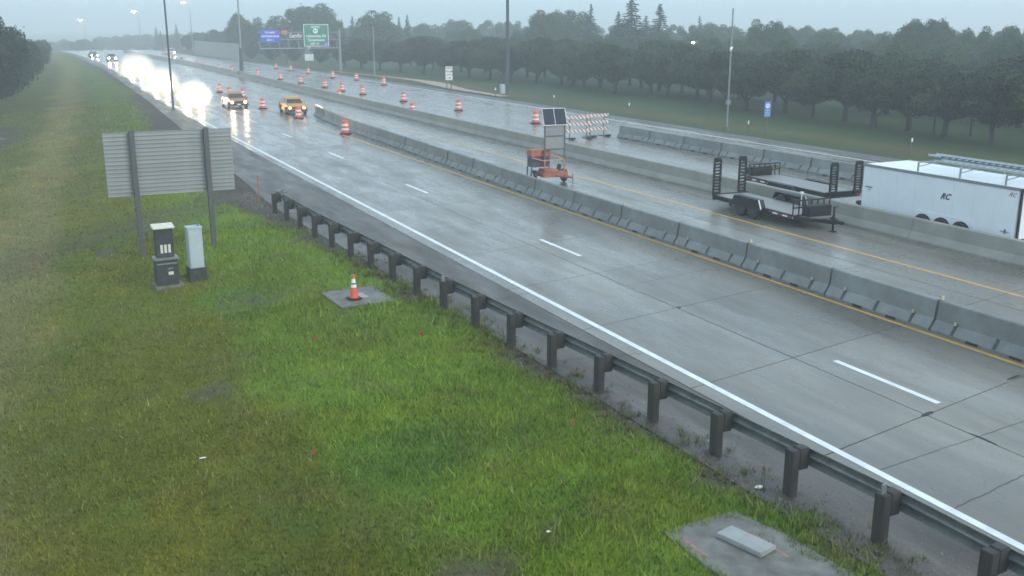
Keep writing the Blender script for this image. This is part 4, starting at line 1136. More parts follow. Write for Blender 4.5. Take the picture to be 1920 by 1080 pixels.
bb = board(bx0, bx1, bz0, bz1, M['bluesign'], M['bluesign'])
bc = rel((bx0 + bx1) / 2)
for i, (s, sz) in enumerate((('TOURIST', 0.42), ('INFORMATION', 0.42), ('EXIT 1', 0.40))):
    put_text(s, sz, M['white'], bb, (bc, -0.316, bz1 - 0.42 - i * 0.58), FR, bold=0.012)
mb = MB()
xa, xb_ = rel(ox(39.6)), 0.0
for z in (oz(6.2), oz(4.9)):
    for dy in (0.0, 0.9): mb.tube((xa, dy, z), (xb_, dy, z), 0.07, n=6)
n = 14
for i in range(n):
    x0_ = xa + (xb_ - xa) * i / n; x1_ = xa + (xb_ - xa) * (i + 1) / n
    mb.tube((x0_, 0, oz(6.2)), (x1_, 0, oz(4.9)), 0.035, n=5); mb.tube((x0_, 0.9, oz(4.9)), (x1_, 0.9, oz(6.2)), 0.035, n=5)
    mb.tube((x0_, 0, oz(6.2)), (x0_, 0.9, oz(6.2)), 0.035, n=5)
mb.build('truss', M['palepole'], og)
MB().box(xa, rel(ox(54.1)), -0.75, -0.35, oz(3.3), oz(3.3) + 0.10).build('catwalk', M['signback'], og)
mb = MB()
for i in range(9):
    x_ = xa + (rel(ox(54.0)) - xa) * i / 8; mb.bar((x_, 0.0, oz(4.9)), (x_, -0.4, oz(3.35)), 0.05, 0.05)
mb.build('catwalk_hanger', M['palepole'], og)
MB().tube((0, 0.45, -0.3), (0, 0.45, oz(6.6)), 0.25, 0.2, n=12).build('column', M['palepole'], og)
# billboard farther back
bl = empty('billboard', (ox(46.0) * 200/170, 202.0, -0.1), 0, 'dark billboard with white lettering and an orange corner between blue and green signs', 'billboard')
kk = 202.0 / 190.0
bX0, bX1 = 43.9 * kk - bl.location.x, 48.2 * kk - bl.location.x
bZ0, bZ1 = CAMH - (CAMH - 4.8) * kk + 0.1, CAMH - (CAMH - 6.55) * kk + 0.1
MB().box(bX0, bX1, 0, 0.2, bZ0, bZ1).build('board', M['blackboard'], bl)
MB().box(bX0 - 0.1, bX0 + 0.95, -0.03, -0.005, bZ1 - 0.75, bZ1 - 0.02).build('orange_corner', M['orange'], bl)
put_text('Sanfo', 1.15, M['white'], bl, ((bX0 + bX1) / 2 + 0.3, -0.02, (bZ0 + bZ1) / 2 - 0.1), FR, bold=0.02)
for x_ in (bX0 + 0.8, bX1 - 0.8): MB().tube((x_, 0.3, 0), (x_, 0.3, bZ1 - 0.1), 0.12, n=8).build('post', M['wood'], bl)
# small signs
ws = empty('verge_sign', (48.7, 190.0, 0), 0, 'small blank white sign on two posts under the green overhead sign', 'sign')
MB().box(-0.83, 0.83, -0.03, 0.0, 1.06, 2.25).build('board', M['white'], ws)
for s in (-0.4, 0.4): MB().box(s - 0.05, s + 0.05, 0.003, 0.08, -0.2, 2.2).build('post', M['signpost'], ws)
hs = empty('lane_sign', (46.42, 115.0, 0), 0, 'tall white sign with four lines of black letters beside the sandy track', 'sign')
MB().box(-0.44, 0.44, -0.03, 0.0, 1.13, 2.73).build('board', M['white'], hs)
for i, (s, sz) in enumerate((('NEW', 0.34), ('TRAM', 0.34), ('WITH', 0.30), ('1 MI', 0.30))):
    put_text(s, sz, M['black'], hs, (0, -0.034, 2.50 - i * 0.38), FR, bold=0.004)
for s in (-0.28, 0.28): MB().box(s - 0.04, s + 0.04, 0.003, 0.08, -0.2, 2.6).build('post', M['wood'], hs)
bs = empty('blue_sign', (47.12, 57.0, 0), R(-8), 'small blue sign with a white round emblem on a thin post at right', 'sign')
MB().box(-0.25, 0.25, -0.02, 0.0, 1.32, 2.40).build('board', mat('bright_blue_sheeting', (0.07, 0.20, 0.62), 0.4), bs)
MB().tube((0, -0.021, 2.10), (0, -0.028, 2.10), 0.17, n=20).build('emblem', M['white'], bs)
MB().tube((0, -0.0285, 2.12), (0, -0.032, 2.12), 0.06, n=14).build('emblem_centre', mat('olive_emblem', (0.2, 0.22, 0.12), 0.5), bs)
for z in (1.80, 1.64, 1.48): MB().box(-0.18, 0.18, -0.026, -0.021, z - 0.04, z + 0.03).build('text_line', M['cabinet'], bs)
MB().box(-0.03, 0.03, 0.003, 0.06, -0.9 + 0.7, 2.2).build('post', M['signpost'], bs)
# delineator posts on the far verge
for (x, y, h, l) in ((48.2, 77.0, 0.95, 'slim white-topped delineator post left of the blue sign, above the striped barricades'),
                  (46.3, 58.0, 1.05, 'slim white-topped delineator post just left of the blue sign'),
                  (48.4, 45.0, 1.0, 'slim white-topped delineator post nearest, above the white trailer roof'),
                  (45.6, 99.8, 1.1, 'slim white-topped delineator post on the sandy track'),
                  (48.6, 92.0, 0.7, 'slim white-topped delineator post right of the thickest mast')):
    t = empty('delineator_post', (x, y, -0.05), 0, l, 'delineator', 'delineator posts on the far verge')
    MB().box(-0.03, 0.03, -0.02, 0.02, -0.1, h).build('stake', M['signpost'], t)
    MB().box(-0.06, 0.06, -0.03, -0.021, h - 0.22, h + 0.02).build('reflector', M['white'], t)
# concrete wall far off
wl = empty('retaining_wall', (41.5, 225, 0), 0, 'pale concrete retaining wall in the haze beyond the overhead sign', 'wall')
for k in range(1, 7):
    a = k / 10; b2 = (k + 1) / 10
    pa = (43.6 - 3.6 * a, 222 + 78 * a); pb = (43.6 - 3.6 * b2, 222 + 78 * b2)
    mb = MB(); mb.bar((pa[0] - 41.5, pa[1] - 225, 1.6), (pb[0] - 41.5, pb[1] - 225 - 0.05, 1.6), 0.3, 3.8)
    mb.build('wall_panel', M['concretewall'], wl)
# white house glimpsed behind the spruces
hsx = empty('white_hut', (94.8, 162, 0), R(20), 'tiny white hut glimpsed above the orchard below the spruces', 'hut')
MB().box(-0.6, 0.6, -0.5, 0.5, 0, 5.3).build('wall', M['white'], hsx)
MB().prism([(-0.8, 5.3), (0.8, 5.3), (0, 6.0)], -0.7, 0.7, 'y').build('roof', M['trim'], hsx)
# props/fence posts under the right hand trees
for (x, y, l, h) in ((58.9, 52.8, 'thin dark post under the right orchard trees, left one of three', 2.3), (57.3, 50.5, 'thin dark post under the right orchard trees, middle one of three', 2.4), (60.5, 51.0, 'thin dark post under the right orchard trees, right one of three', 2.2)):
    t = empty('tree_prop', (x, y, -0.1), 0, l, 'post', 'posts under the orchard trees')
    MB().tube((0, 0, 0), (0, 0.1, h), 0.09, 0.07, n=6).build('shaft', M['bark'], t)
for (x, y, l) in ((66.5, 78.0, 'pale short post behind the orchard trunks, left one of two'), (66.0, 66.0, 'pale short post behind the orchard trunks, right one of two')):
    t = empty('pale_post', (x, y, -0.1), 0, l, 'post', 'pale posts behind the orchard')
    MB().tube((0, 0, 0), (0, 0, 1.7), 0.09, n=6).build('shaft', M['white'], t)

# ------------------------------------------------------------------ flags and litter
def flag(x, y, lab):
    z = float(terrain(x, y))
    t = empty('marking_flag', (x, y, z), random.uniform(-0.6, 0.6), lab, 'marking flag', 'small red marking flags in the grass')
    MB().tube((0, 0, 0), (0, 0, 0.22), 0.004, n=5).build('wire', M['trim'], t)
    MB().box(0.0, 0.09, -0.003, 0.003, 0.13, 0.21).build('flag', mat('red_flag_%d' % int(x * 10), (0.30, 0.05, 0.03), 0.6), t)
flag(8.3, 22.8, 'small red flag in the grass below the traffic cone pad'); flag(8.9, 16.0, 'small red flag in the grass nearest the guardrail')
flag(4.1, 17.3, 'small red flag at the edge of the olive grass, lowest left one'); flag(5.9, 24.0, 'small red flag left of the grass hollow, above the pale mound')
def rock(name, x, y, r, m, lab, cat, sq=(1, 1, .5)):
    z = float(terrain(x, y)); mb = MB(); n = 9; vs = []
    for j, (rr, zz) in enumerate(((0.6, -0.2), (1.0, 0.15), (0.85, 0.55), (0.35, 0.85))):
        for i in range(n):
            a = 2 * math.pi * i / n; q = rr * r * (0.85 + 0.3 * random.random())
            vs.append((q * math.cos(a) * sq[0], q * math.sin(a) * sq[1], zz * r * sq[2]))
    mb.add(vs, [(j*n+i, j*n+(i+1)%n, (j+1)*n+(i+1)%n, (j+1)*n+i) for j in range(3) for i in range(n)] + [tuple(range(n))[::-1], tuple(range(3*n, 4*n))])
    o = mb.build(name, m, None, loc=(x, y, z + 0.03)); return tag(o, lab, cat)
rock('litter', 10.6, 12.42, 0.07, M['debris'], 'crumpled pale litter on the dirt beside a guardrail post', 'litter', (1.2, .7, .6))
rock('litter', 2.3, 18.5, 0.045, M['debris'], 'thin pale litter lying in the olive grass at lower left', 'litter', (1.6, .4, .5))
rock('litter', 6.7, 12.72, 0.035, M['debris'], 'tiny white speck of litter in the grass near the bottom', 'litter')
rock('stone', 8.1, 50.5, 0.20, M['stone'], 'pale stone on the brown verge right of the big sign', 'stone')
rock('stone', 11.1, 14.4, 0.08, M['stone'], 'flat grey stone on the dirt behind the guardrail', 'stone', (1.5, .8, .4))
rock('stone', 10.75, 9.85, 0.06, M['rubber'], 'dark stone at the foot of the guardrail post near the bottom', 'stone')
rock('rubble_heap', -2.2, 84, 0.4, mat('grey_rubble', (0.12, 0.12, 0.11), 0.9, var=0.3), 'low grey rubble heap on the far left grass below the trees', 'rubble', (1.5, 1, .3))

# ------------------------------------------------------------------ grass blades
def blades():
    V = []; C = []
    nT = 0
    zones = [(-2.5, 11.6, 7.5, 14, 1000), (-3.0, 11.2, 14, 20, 620), (-4.5, 10.6, 20, 28, 330), (-7, 10.2, 28, 40, 150), (-9, 10, 40, 60, 48), (-12, 11, 60, 80, 30), (-14, 12, 80, 110, 16)]
    for (x0, x1, y0, y1, dens) in zones:
        n = int((x1 - x0) * (y1 - y0) * dens)
        x = rng.uniform(x0, x1, n); y = rng.uniform(y0, y1, n)
        # clump
        x = x + 0.05 * np.sin(y * 31 + x * 17); y = y + 0.05 * np.sin(x * 29)
        # keep only what the picture can see (frustum in plan, generous)
        ang = np.degrees(np.arctan2(x, y)); keep = (ang > -8) & (ang < 56)
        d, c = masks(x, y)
        cl = fbm(x, y, 0.35, 41)
        keep &= rng.random(n) > d * 1.05 - 0.04
        keep &= rng.random(n) < 0.45 + 0.9 * cl
        # pads, cabinets stay clear
        edge_n = (fbm(x, y, 0.3, 97) - 0.5) * 0.35
        keep &= ~((abs(x - 8.12) + edge_n < 0.78) & (abs(y - 27.45) + edge_n < 0.90))
        keep &= ~((x + edge_n > 8.28) & (x - edge_n < 9.78) & (y > 9.4) & (y - edge_n < 11.72))
        keep &= ~((abs(x - 3.4) < 0.45) & (abs(y - 32.25) < 0.4)); keep &= ~((abs(x - 4.34) < 0.3) & (abs(y - 32.5) < 0.3))
        x, y, c, d, cl = x[keep], y[keep], c[keep], d[keep], cl[keep]
        n = len(x); dist = np.hypot(x, y)
        g = np.clip((x - 3) / 3, 0, 1)
        tall = 0.055 + 0.085 * g * cl + 0.03 * rng.random(n)
        tuft = (fbm(x, y, 0.22, 83) > 0.66) & (rng.random(n) < 0.5)
        h = tall * rng.uniform(0.6, 1.25, n) * np.where(tuft, 1.7, 1.0)
        w = 0.0045 + 0.00042 * dist
        a = rng.uniform(0, 2 * np.pi, n); lean = rng.normal(0, 0.45, (n, 2)) * h[:, None]
        z = terrain(x, y)
        base1 = np.stack([x - np.cos(a) * w, y - np.sin(a) * w, z - 0.005], 1)
        base2 = np.stack([x + np.cos(a) * w, y + np.sin(a) * w, z - 0.005], 1)
        tip = np.stack([x + lean[:, 0], y + lean[:, 1], z + h], 1)
        V.append(np.stack([base1, base2, tip], 1).reshape(-1, 3))
        tone = (rng.uniform(0.62, 1.45, n) * np.where(tuft, 1.15, 1.0))[:, None]
        dry = (rng.random(n) < 0.06 + 0.25 * d)[:, None]
        cc = np.where(dry, np.array([0.24, 0.20, 0.09]), c) * tone
        C.append(np.repeat(cc, 3, 0))
    V = np.concatenate(V); C = np.concatenate(C)
    me = bpy.data.meshes.new('grass')
    np_mesh(me, V, np.arange(len(V)).reshape(-1, 3)); set_tint(me, C)
    me.materials.append(M['blade'])
    o = link_mesh('grass', me)
    tag(o, 'wet rough grass covering the verge left of the guardrail', 'grass', kind='stuff')
    return len(V) // 3
nb = blades()
# weeds at the dirt edge along the guardrail
mb_v = []; mb_c = []
def weed(x, y, n, h, col):
    z = float(terrain(x, y))
    for i in range(n):
        a = random.uniform(0, 6.28); r = random.uniform(0, 0.10); l = random.uniform(0.6, 1.2) * h
        bx_, by_ = x + r * math.cos(a), y + r * math.sin(a)
        le = random.uniform(0.2, 0.9) * l
        tx, ty = bx_ + le * math.cos(a), by_ + le * math.sin(a)
        w = 0.010
        mb_v.extend([(bx_ - w * math.sin(a), by_ + w * math.cos(a), z), (bx_ + w * math.sin(a), by_ - w * math.cos(a), z), (tx, ty, z + l)])
        k = random.uniform(0.7, 1.3); mb_c.extend([[c * k for c in col]] * 3)
for i in range(520):
    y = random.uniform(8.5, 34); lim = float(np.interp(y, [0, 12, 20, 30], [10.7, 10.5, 10.15, 9.5]))
    x = lim + random.gauss(0, 0.35)
    weed(x, y, 14, random.uniform(0.06, 0.15), random.choice([(0.09, 0.11, 0.03), (0.15, 0.12, 0.05), (0.10, 0.15, 0.03), (0.12, 0.07, 0.05)]))
me = bpy.data.meshes.new('weeds'); V = np.array(mb_v); np_mesh(me, V, np.arange(len(V)).reshape(-1, 3)); set_tint(me, np.array(mb_c)); me.materials.append(M['blade'])
tag(link_mesh('weeds', me), 'straggling weeds in the dirt along the guardrail posts', 'weeds', kind='stuff')

# loose gravel on the shoulder edge
gm = MB()
for i in range(4200):
    y = 8 + 40 * random.random() ** 1.6
    x = float(guard_x(y)) + random.gauss(-0.15, 0.45)
    r_ = random.uniform(0.008, 0.026) * (1 + y / 60)
    z = max(float(terrain(x, y)), -0.012 if x > float(np.interp(y, [8, 20, 31, 43], [10.45, 10.2, 9.75, 9.2])) else -1)
    a = random.uniform(0, 3)
    gm.add([(x + r_ * math.cos(a + k * 1.571), y + r_ * math.sin(a + k * 1.571) * 0.8, z) for k in range(4)] + [(x, y, z + r_ * 0.8)], [(0, 1, 4), (1, 2, 4), (2, 3, 4), (3, 0, 4)])
go = gm.build('gravel', mat('wet_gravel', (0.05, 0.045, 0.04), 0.6, col2=(0.22, 0.20, 0.17), scale=9))
tag(go, 'loose wet gravel scattered on the shoulder under the guardrail', 'gravel', kind='stuff')

# ------------------------------------------------------------------ trees
def crown_mesh(name, blobs, nleaf, size, m, seed, droop=0.0, shell=0.55):
    r = np.random.default_rng(seed)
    B = np.array(blobs, float)                      # x y z rx ry rz
    vol = B[:, 3] * B[:, 4] * B[:, 5]; vol = vol ** 0.75; pr = vol / vol.sum()
    k = r.choice(len(B), nleaf, p=pr)
    d = r.normal(size=(nleaf, 3)); d /= np.linalg.norm(d, axis=1)[:, None]
    rad = shell + (1 - shell) * r.random(nleaf) ** 0.6 + (r.random(nleaf) < 0.08) * r.random(nleaf) * 0.35
    rad *= 0.86 + 0.22 * vnoise(d[:, 0] * 3 + k * 5.1, d[:, 1] * 3 + d[:, 2] * 2.3, 0.7, seed)
    c = B[k, :3] + d * B[k, 3:] * rad[:, None]
    # a leaf cluster of one quad
    nrm = d + r.normal(size=(nleaf, 3)) * 0.8; nrm /= np.linalg.norm(nrm, axis=1)[:, None]
    ref = r.normal(size=(nleaf, 3))
    u = np.cross(nrm, ref); u /= np.linalg.norm(u, axis=1)[:, None]; v = np.cross(nrm, u)
    s = size * r.uniform(0.55, 1.3, nleaf)[:, None]
    q = np.stack([c - u * s, c - v * s * 0.6, c + u * s, c + v * s * 0.6], 1)
    me = bpy.data.meshes.new(name)
    np_mesh(me, q.reshape(-1, 3), np.arange(nleaf * 4).reshape(-1, 4))
    tone = np.clip(0.42 + 0.24 * r.normal(size=nleaf) + 1.0 * (vnoise(c[:, 0], c[:, 1] + c[:, 2], 0.9, seed) - 0.5), 0, 1)
    a = me.attributes.new('tone', 'FLOAT', 'POINT'); a.data.foreach_set('value', np.repeat(tone, 4).astype(np.float32))
    me.materials.append(m)
    return me
def trunk_mesh(name, h, r0, limbs, seed, fork=0.35):
    rr = random.Random(seed); mb = MB()
    top = (rr.uniform(-.2, .2), rr.uniform(-.2, .2), h)
    f = (top[0] * fork, top[1] * fork, h * fork)
    mb.tube((0, 0, -0.3), (0, 0, 0.12), r0 * 1.5, r0 * 1.05, n=8); mb.tube((0, 0, 0.1), f, r0 * 1.05, r0 * 0.8, n=8); mb.tube(f, top, r0 * 0.75, r0 * 0.15, n=7)
    for i in range(limbs):
        a = 6.283 * i / limbs + rr.uniform(-.4, .4); z0 = h * rr.uniform(fork * 0.7, fork * 1.5); L_ = h * rr.uniform(0.35, 0.55)
        s = (f[0] * z0 / f[2], f[1] * z0 / f[2], z0)
        m1 = (s[0] + math.cos(a) * L_ * 0.5, s[1] + math.sin(a) * L_ * 0.5, z0 + L_ * 0.40)
        m2 = (s[0] + math.cos(a) * L_ * 1.0, s[1] + math.sin(a) * L_ * 1.0, z0 + L_ * 0.75)
        mb.tube(s, m1, r0 * 0.5, r0 * 0.33, n=6); mb.tube(m1, m2, r0 * 0.33, r0 * 0.1, n=5)
        for q in range(2):
            b_ = a + rr.uniform(-1, 1); mb.tube(m1, (m1[0] + math.cos(b_) * L_ * .5, m1[1] + math.sin(b_) * L_ * .5, m1[2] + L_ * .3), r0 * 0.2, r0 * 0.06, n=5)
    return mb.mesh(name, M['bark'], smooth=True)
def blobs_round(R_, z0, z1, n, seed, br=0.45):
    rr = random.Random(seed); H = (z1 - z0) / 2; zc = (z0 + z1) / 2; out = []
    for i in range(n):
        a = rr.uniform(0, 6.283); t = rr.uniform(-1, 1); rad = math.sqrt(max(0, 1 - t * t)) * rr.uniform(0.35, 0.72)
        b = br * rr.uniform(0.65, 1.25)
        out.append((R_ * rad * math.cos(a), R_ * rad * math.sin(a), zc + H * t * 0.68, R_ * b, R_ * b, H * b * 0.95))
    return out
ORCH = []; 
for s in range(5):
    cm = crown_mesh('crown', blobs_round(3.6, 1.15, [5.3, 5.0, 5.7, 5.2, 4.8][s], 34, 100 + s, 0.31), 15000, 0.115, M['leaf_orchard'], 200 + s)
    tm = trunk_mesh('trunk', 4.2, 0.20 + 0.03 * (s % 3), 6, 300 + s, 0.26)
    ORCH.append((cm, tm))
TALL = []
for s in range(5):
    cm = crown_mesh('crown', blobs_round(4.4, 2.0, 11.7, 36, 400 + s, 0.28), 14000, 0.17, M['leaf_tall'], 500 + s)
    TALL.append((cm, trunk_mesh('trunk', 8.5, 0.28, 7, 600 + s, 0.3)))
DARK = []
for s in range(3):
    cm = crown_mesh('crown', blobs_round(4.2, 0.2, 8.7, 34, 700 + s, 0.32), 13000, 0.19, M['leaf_dark'], 800 + s)
    DARK.append((cm, trunk_mesh('trunk', 6.5, 0.25, 6, 900 + s, 0.3)))
def conifer(seed, H, Rb):
    r = np.random.default_rng(seed); V = []; T = []
    nl = 30
    for L_ in range(nl):
        t = L_ / (nl - 1); z = 1.2 + (H - 1.3) * t; rad = Rb * (1 - t) ** 0.85 + 0.12
        nb_ = int(15 - 9 * t)
        for b_ in range(nb_):
            a = r.uniform(0, 2 * np.pi); l = rad * r.uniform(0.72, 1.15)
            for k in range(int(12 * l / Rb) + 3):
                f = r.uniform(0.1, 1); sway = r.normal(0, 0.10 * rad, 2)
                c = np.array([np.cos(a) * l * f + sway[0], np.sin(a) * l * f + sway[1], z - 0.28 * l * f + 0.12 * l * f * f + r.normal(0, 0.06)])
                dr = np.array([np.cos(a + r.normal(0, .5)), np.sin(a + r.normal(0, .5)), -0.15 + 0.3 * r.normal()])
                u = dr / np.linalg.norm(dr) * 0.30; w = np.cross(u, r.normal(size=3)); w = w / np.linalg.norm(w) * 0.085
                V += [c - u, c + w, c + u, c - w]; T.append(r.random())
    V = np.array(V); me = bpy.data.meshes.new('crown'); np_mesh(me, V, np.arange(len(V)).reshape(-1, 4))
    at = me.attributes.new('tone', 'FLOAT', 'POINT'); at.data.foreach_set('value', np.repeat(np.array(T), 4).astype(np.float32)); me.materials.append(M['needle'])
    return me, MB().tube((0, 0, -0.2), (0, 0, H - 0.4), 0.2, 0.03, n=7).mesh('trunk', M['bark'])
CON = [conifer(11, 12.0, 3.0), conifer(12, 11.0, 2.6)]
def tree(name, proto, x, y, sc, lab, cat='tree', grp=None, z=None, rz=None, sxy=None, z_extra=0.0):
    z = float(terrain(x, y)) if z is None else z
    t = empty(name, (x, y, z + z_extra), random.uniform(0, 6.28) if rz is None else rz, lab, cat, grp)
    s2 = sxy or sc; t.scale = (s2, s2, sc)
    link_mesh('crown', proto[0], t); link_mesh('trunk', proto[1], t)
    return t
# front orchard row along the far verge
row = [(57.0, 41.5), (57.8, 47.0), (58.6, 51.6), (59.3, 55.6), (59.2, 59.0), (59.9, 62.8), (60.2, 67.0), (61.1, 71.5), (59.9, 75.5), (61.0, 79.9), (62.2, 84.0), (63.5, 88.2), (62.8, 92.5), (63.0, 96.2), (61.0, 100.6), (61.4, 104.6), (61.6, 108.9), (62.4, 113.0), (63.0, 117.2), (61.9, 121.8), (60.6, 127.5), (60.2, 133.5), (59.5, 139.5), (58.6, 146), (57.5, 153), (56.2, 160.5), (55.2, 168), (54.4, 176), (54.0, 185)]
for i, (x, y) in enumerate(row):
    tree('orchard_tree', ORCH[(i * 3) % 5], x, y, random.uniform(0.86, 1.12), 'dark low tree in the front orchard row, %s from the right edge' % ORD[i], 'tree', 'front row of low orchard trees')
o2 = []
for i in range(30):
    y = 38 + i * 5.0
    o2.append((69.5 + random.uniform(-1.5, 1.5) - max(0, y - 120) * 0.08, y + random.uniform(-1, 1)))
for i, (x, y) in enumerate(o2):
    tree('orchard_tree', ORCH[(i * 2 + 1) % 5], x, y, random.uniform(0.95, 1.1), 'dark low spreading tree partly hidden behind the front orchard row', 'tree', 'second row of orchard trees')
# tall background trees, each by its silhouette
def at_px(u, v, Y):
    """world point on the camera ray through photo pixel u, v at depth Y"""
    f = 1885.88; x = (u - 960) / f; yy = -(v - 540) / f
    p = R(14.70); cp, sp = math.cos(p), math.sin(p)
    d = Vector((x, cp + sp * yy, -sp + cp * yy)); w = R(25.493)
    d = Vector((math.cos(w) * d.x + math.sin(w) * d.y, -math.sin(w) * d.x + math.cos(w) * d.y, d.z))
    k = Y / d.y
    return d.x * k, Y, CAMH + d.z * k
def tall(u, v, Y, proto, H, lab, name='broadleaf_tree', grp=None, wide=1.0):
    x, y, z = at_px(u, v, Y); zb = float(terrain(x, y)); s = (z - zb) / H
    return tree(name, proto, x, y, s, lab, 'tree', grp, sxy=s * wide)
for i, (u, v, Y, l, w) in enumerate([
    (445, 24, 250, 'tall tree at the left of the group above the blue sign', 1.0), (500, 22, 250, 'tall round tree above the blue sign', 1.1),
    (545, 14, 245, 'tall tree left of the highest crown above the green sign', 1.1), (590, 4, 240, 'highest round crown standing behind the green sign', 1.45),
    (470, 40, 255, 'broad tree low behind the blue sign', 1.2), (620, 30, 240, 'tree at the right shoulder of the highest round crown', 1.0),
    (705, 9, 215, 'tall broad tree right of the overhead sign', 1.35), (690, 28, 222, 'tree at the left shoulder of the tall broad tree', 1.0),
    (1022, 16, 175, 'loose leafy tree right of the thickest mast', 1.1), (1072, 14, 178, 'tall leafy tree left of the pointed spruce', 1.2), (1045, 20, 182, 'leafy tree between two crowns right of the thickest mast', 1.0),
    (1430, 24, 122, 'round tree crown rising right of the camera pole', 0.85), (1460, 38, 124, 'smaller crown joined to the round crown right of the camera pole', 0.8),
    (1715, 32, 96, 'left part of the wide crown rising at far right', 0.9), (1745, 30, 95, 'wide crown rising above the forest at far right', 0.9), (1768, 36, 97, 'right part of the wide crown rising at far right', 0.7),
    (1838, 37, 92, 'crown rising between the wide crown and the right edge', 0.8), (1900, 46, 84, 'crown at the far right edge above the orchard', 1.0)]):
    tall(u, v, Y, TALL[i % 5], 11.6, l, wide=w)
for i, (u, v, Y, l, w) in enumerate([(1108, 8, 165, 'pointed dark spruce standing alone left of the biggest spruce', 0.85), (1186, -12, 155, 'tallest and widest dark spruce above the orchard', 1.25), (1160, 22, 160, 'small spruce at the left foot of the tallest spruce', 1.1), (1238, 8, 155, 'dark spruce with ragged top right of the tallest spruce', 1.2), (1212, 30, 158, 'spruce filling the gap between the two tallest spruces', 1.2), (1312, 30, 190, 'small pointed spruce poking above the forest left of the camera pole', 0.7)]):
    tall(u, v, Y, CON[i % 2], 12.0 if i % 2 == 0 else 11.0, l, 'spruce_tree', wide=w)
for i, (u, v, Y) in enumerate([(292, 52, 430), (300, 56, 425), (330, 47, 400), (640, 34, 240), (660, 33, 240), (763, 24, 235), (748, 35, 235)]):
    tall(u, v, Y, CON[i % 2], 11.5, ['small pointed spruce on the hazy skyline left of the dark pole', 'small spruce beside another on the hazy skyline left of the dark pole', 'pointed spruce on the hazy skyline right of the dark pole', 'small pointed spruce top right of the green sign, left of two', 'small pointed spruce top right of the green sign, right of two', 'narrow spruce top right of the tall broad tree', 'low spruce beside the narrow spruce top'][i], 'spruce_tree', wide=0.8)
# middle forest belt behind the orchard: skyline follows the photograph
sky_u = [620, 660, 740, 800, 870, 930, 980, 1100, 1260, 1300, 1350, 1400, 1500, 1550, 1600, 1650, 1700, 1790, 1840, 1900, 1960, 2040]
sky_v = [52, 44, 42, 40, 34, 36, 34, 40, 42, 42, 44, 46, 48, 44, 50, 54, 52, 50, 52, 48, 46, 46]
u = 640; k = 0
while u < 2060:
    for (Yf, dv, n_) in ((1.0, 0, 0), (0.78, 12, 1), (0.62, 24, 2)):
        Yb = float(np.interp(u, [600, 900, 1300, 1700, 2050], [285, 265, 185, 135, 100])) * Yf * random.uniform(0.93, 1.07)
        v = float(np.interp(u, sky_u, sky_v)) + dv + random.uniform(-2, 5)
        uu = u + random.uniform(-12, 12)
        x, y, z = at_px(uu, v, Yb)
        if x < 76: continue
        zb = float(terrain(x, y)); s = max(0.45, (z - zb) / 11.6)
        tree('forest_tree', (TALL + DARK)[k % 8] if n_ else TALL[k % 5], x, y, s, 'hazy green tree merging into the forest belt behind the orchard', 'tree', 'forest belt behind the orchard', sxy=s * random.uniform(1.0, 1.3)); k += 1
    u += 30
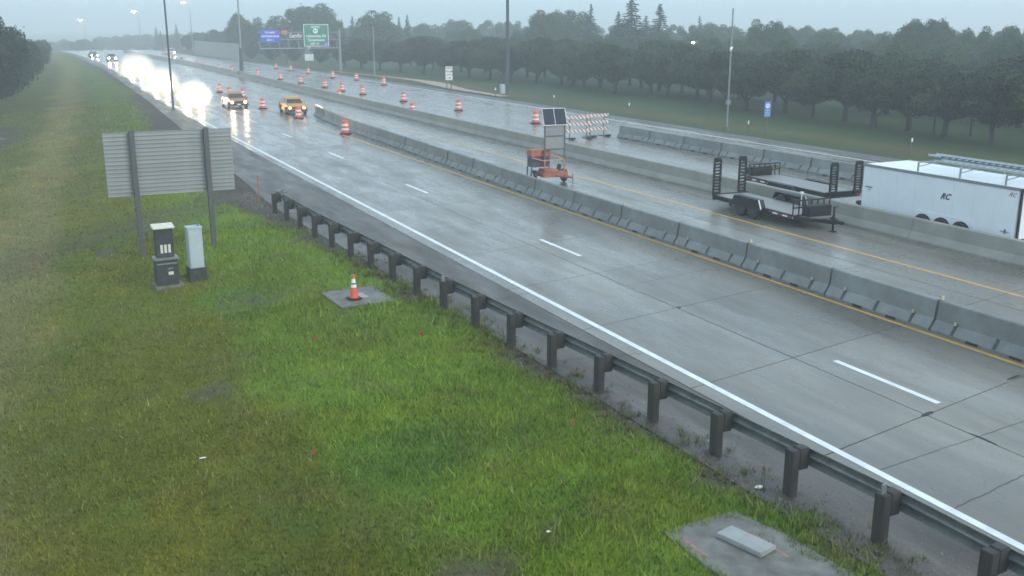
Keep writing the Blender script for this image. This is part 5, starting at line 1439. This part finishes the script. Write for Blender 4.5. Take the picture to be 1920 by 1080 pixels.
# trees behind the retaining wall and along the distant skyline at left
for (u, v, Y) in [(350, 62, 330), (375, 58, 320), (400, 55, 310), (425, 50, 300), (455, 55, 285), (485, 60, 275), (520, 62, 262), (555, 64, 252), (600, 62, 245), (640, 60, 238), (670, 62, 232), (430, 75, 262), (470, 85, 240), (510, 92, 225), (550, 95, 215), (600, 96, 206), (640, 95, 200), (680, 95, 195), (720, 80, 205), (760, 75, 205)]:
    x, y, z = at_px(u, v, Y); zb = float(terrain(x, y)); s = max(0.4, (z - zb) / 8.9)
    tree('roadside_tree', DARK[int(u) % 3], x, y, s, 'dark leafy tree in the mass behind the overhead sign', 'tree', 'trees massed behind the overhead sign', sxy=s * 1.25)
for i in range(26):
    u = 96 + i * 12 + random.uniform(-3, 3); Y = random.uniform(430, 560)
    v = float(np.interp(u, [90, 150, 230, 300, 400], [76, 72, 66, 62, 58])) + random.uniform(-2, 3)
    x, y, z = at_px(u, v, Y); zb = float(terrain(x, y)); s = (z - zb) / 11.6
    tree('skyline_tree', TALL[i % 5], x, y, s, 'faint tree on the hazy skyline beyond the end of the road', 'tree', 'hazy skyline trees', sxy=s * 1.7)
# dark trees at the left edge
for i, (x, y, s, l) in enumerate([(-7.5, 108, 0.84, 'dark tree at the left edge, nearest of the left clump'), (-3.3, 118, 0.88, 'highest rounded dark tree of the left clump'), (-6.0, 124, 0.9, 'dark tree just behind the nearest one at the left edge'), (-1.8, 134, 0.74, 'dark tree in the middle of the left clump'),
        (-4.5, 145, 0.8, 'dark tree behind the middle of the left clump'), (-0.4, 152, 0.62, 'dark sloping tree right of the highest one in the left clump'), (0.8, 172, 0.56, 'low dark tree near the right end of the left clump'), (-2.5, 170, 0.7, 'tree at the back of the left clump'), (2.2, 195, 0.52, 'low hazy tree at the right end of the left clump'), (3.6, 222, 0.52, 'small hazy tree beyond the left clump by the far headlight'), (-9, 95, 0.8, 'dark tree cut by the left picture edge'), (0.0, 215, 0.6, 'hazy tree behind the right end of the left clump'), (4.5, 252, 0.5, 'smallest hazy tree beyond the left clump')]):
    tree('roadside_tree', DARK[i % 3], x, y, s * (1.30 if y < 160 else 1.12), l, 'tree', 'dark trees at the left edge', sxy=s * 1.2)

# ------------------------------------------------------------------ haze
hz = MB().box(-3050, 3050, -3050, 3050, -8.6, 32.0).build('haze', [])
hm = bpy.data.materials.new('haze_air'); hm.use_nodes = True
t = hm.node_tree; t.nodes.clear()
pv = t.nodes.new('ShaderNodeVolumePrincipled'); ou = t.nodes.new('ShaderNodeOutputMaterial')
pv.inputs['Color'].default_value = (0.93, 0.96, 0.97, 1)
pv.inputs['Density'].default_value = 0.0018
pv.inputs['Anisotropy'].default_value = 0.3
t.links.new(pv.outputs[0], ou.inputs['Volume'])
hz.data.materials.clear(); hz.data.materials.append(hm)
tag(hz, 'grey damp morning haze filling the air', 'haze', kind='stuff')
print('objects', len(COL.objects), 'blades', nb)
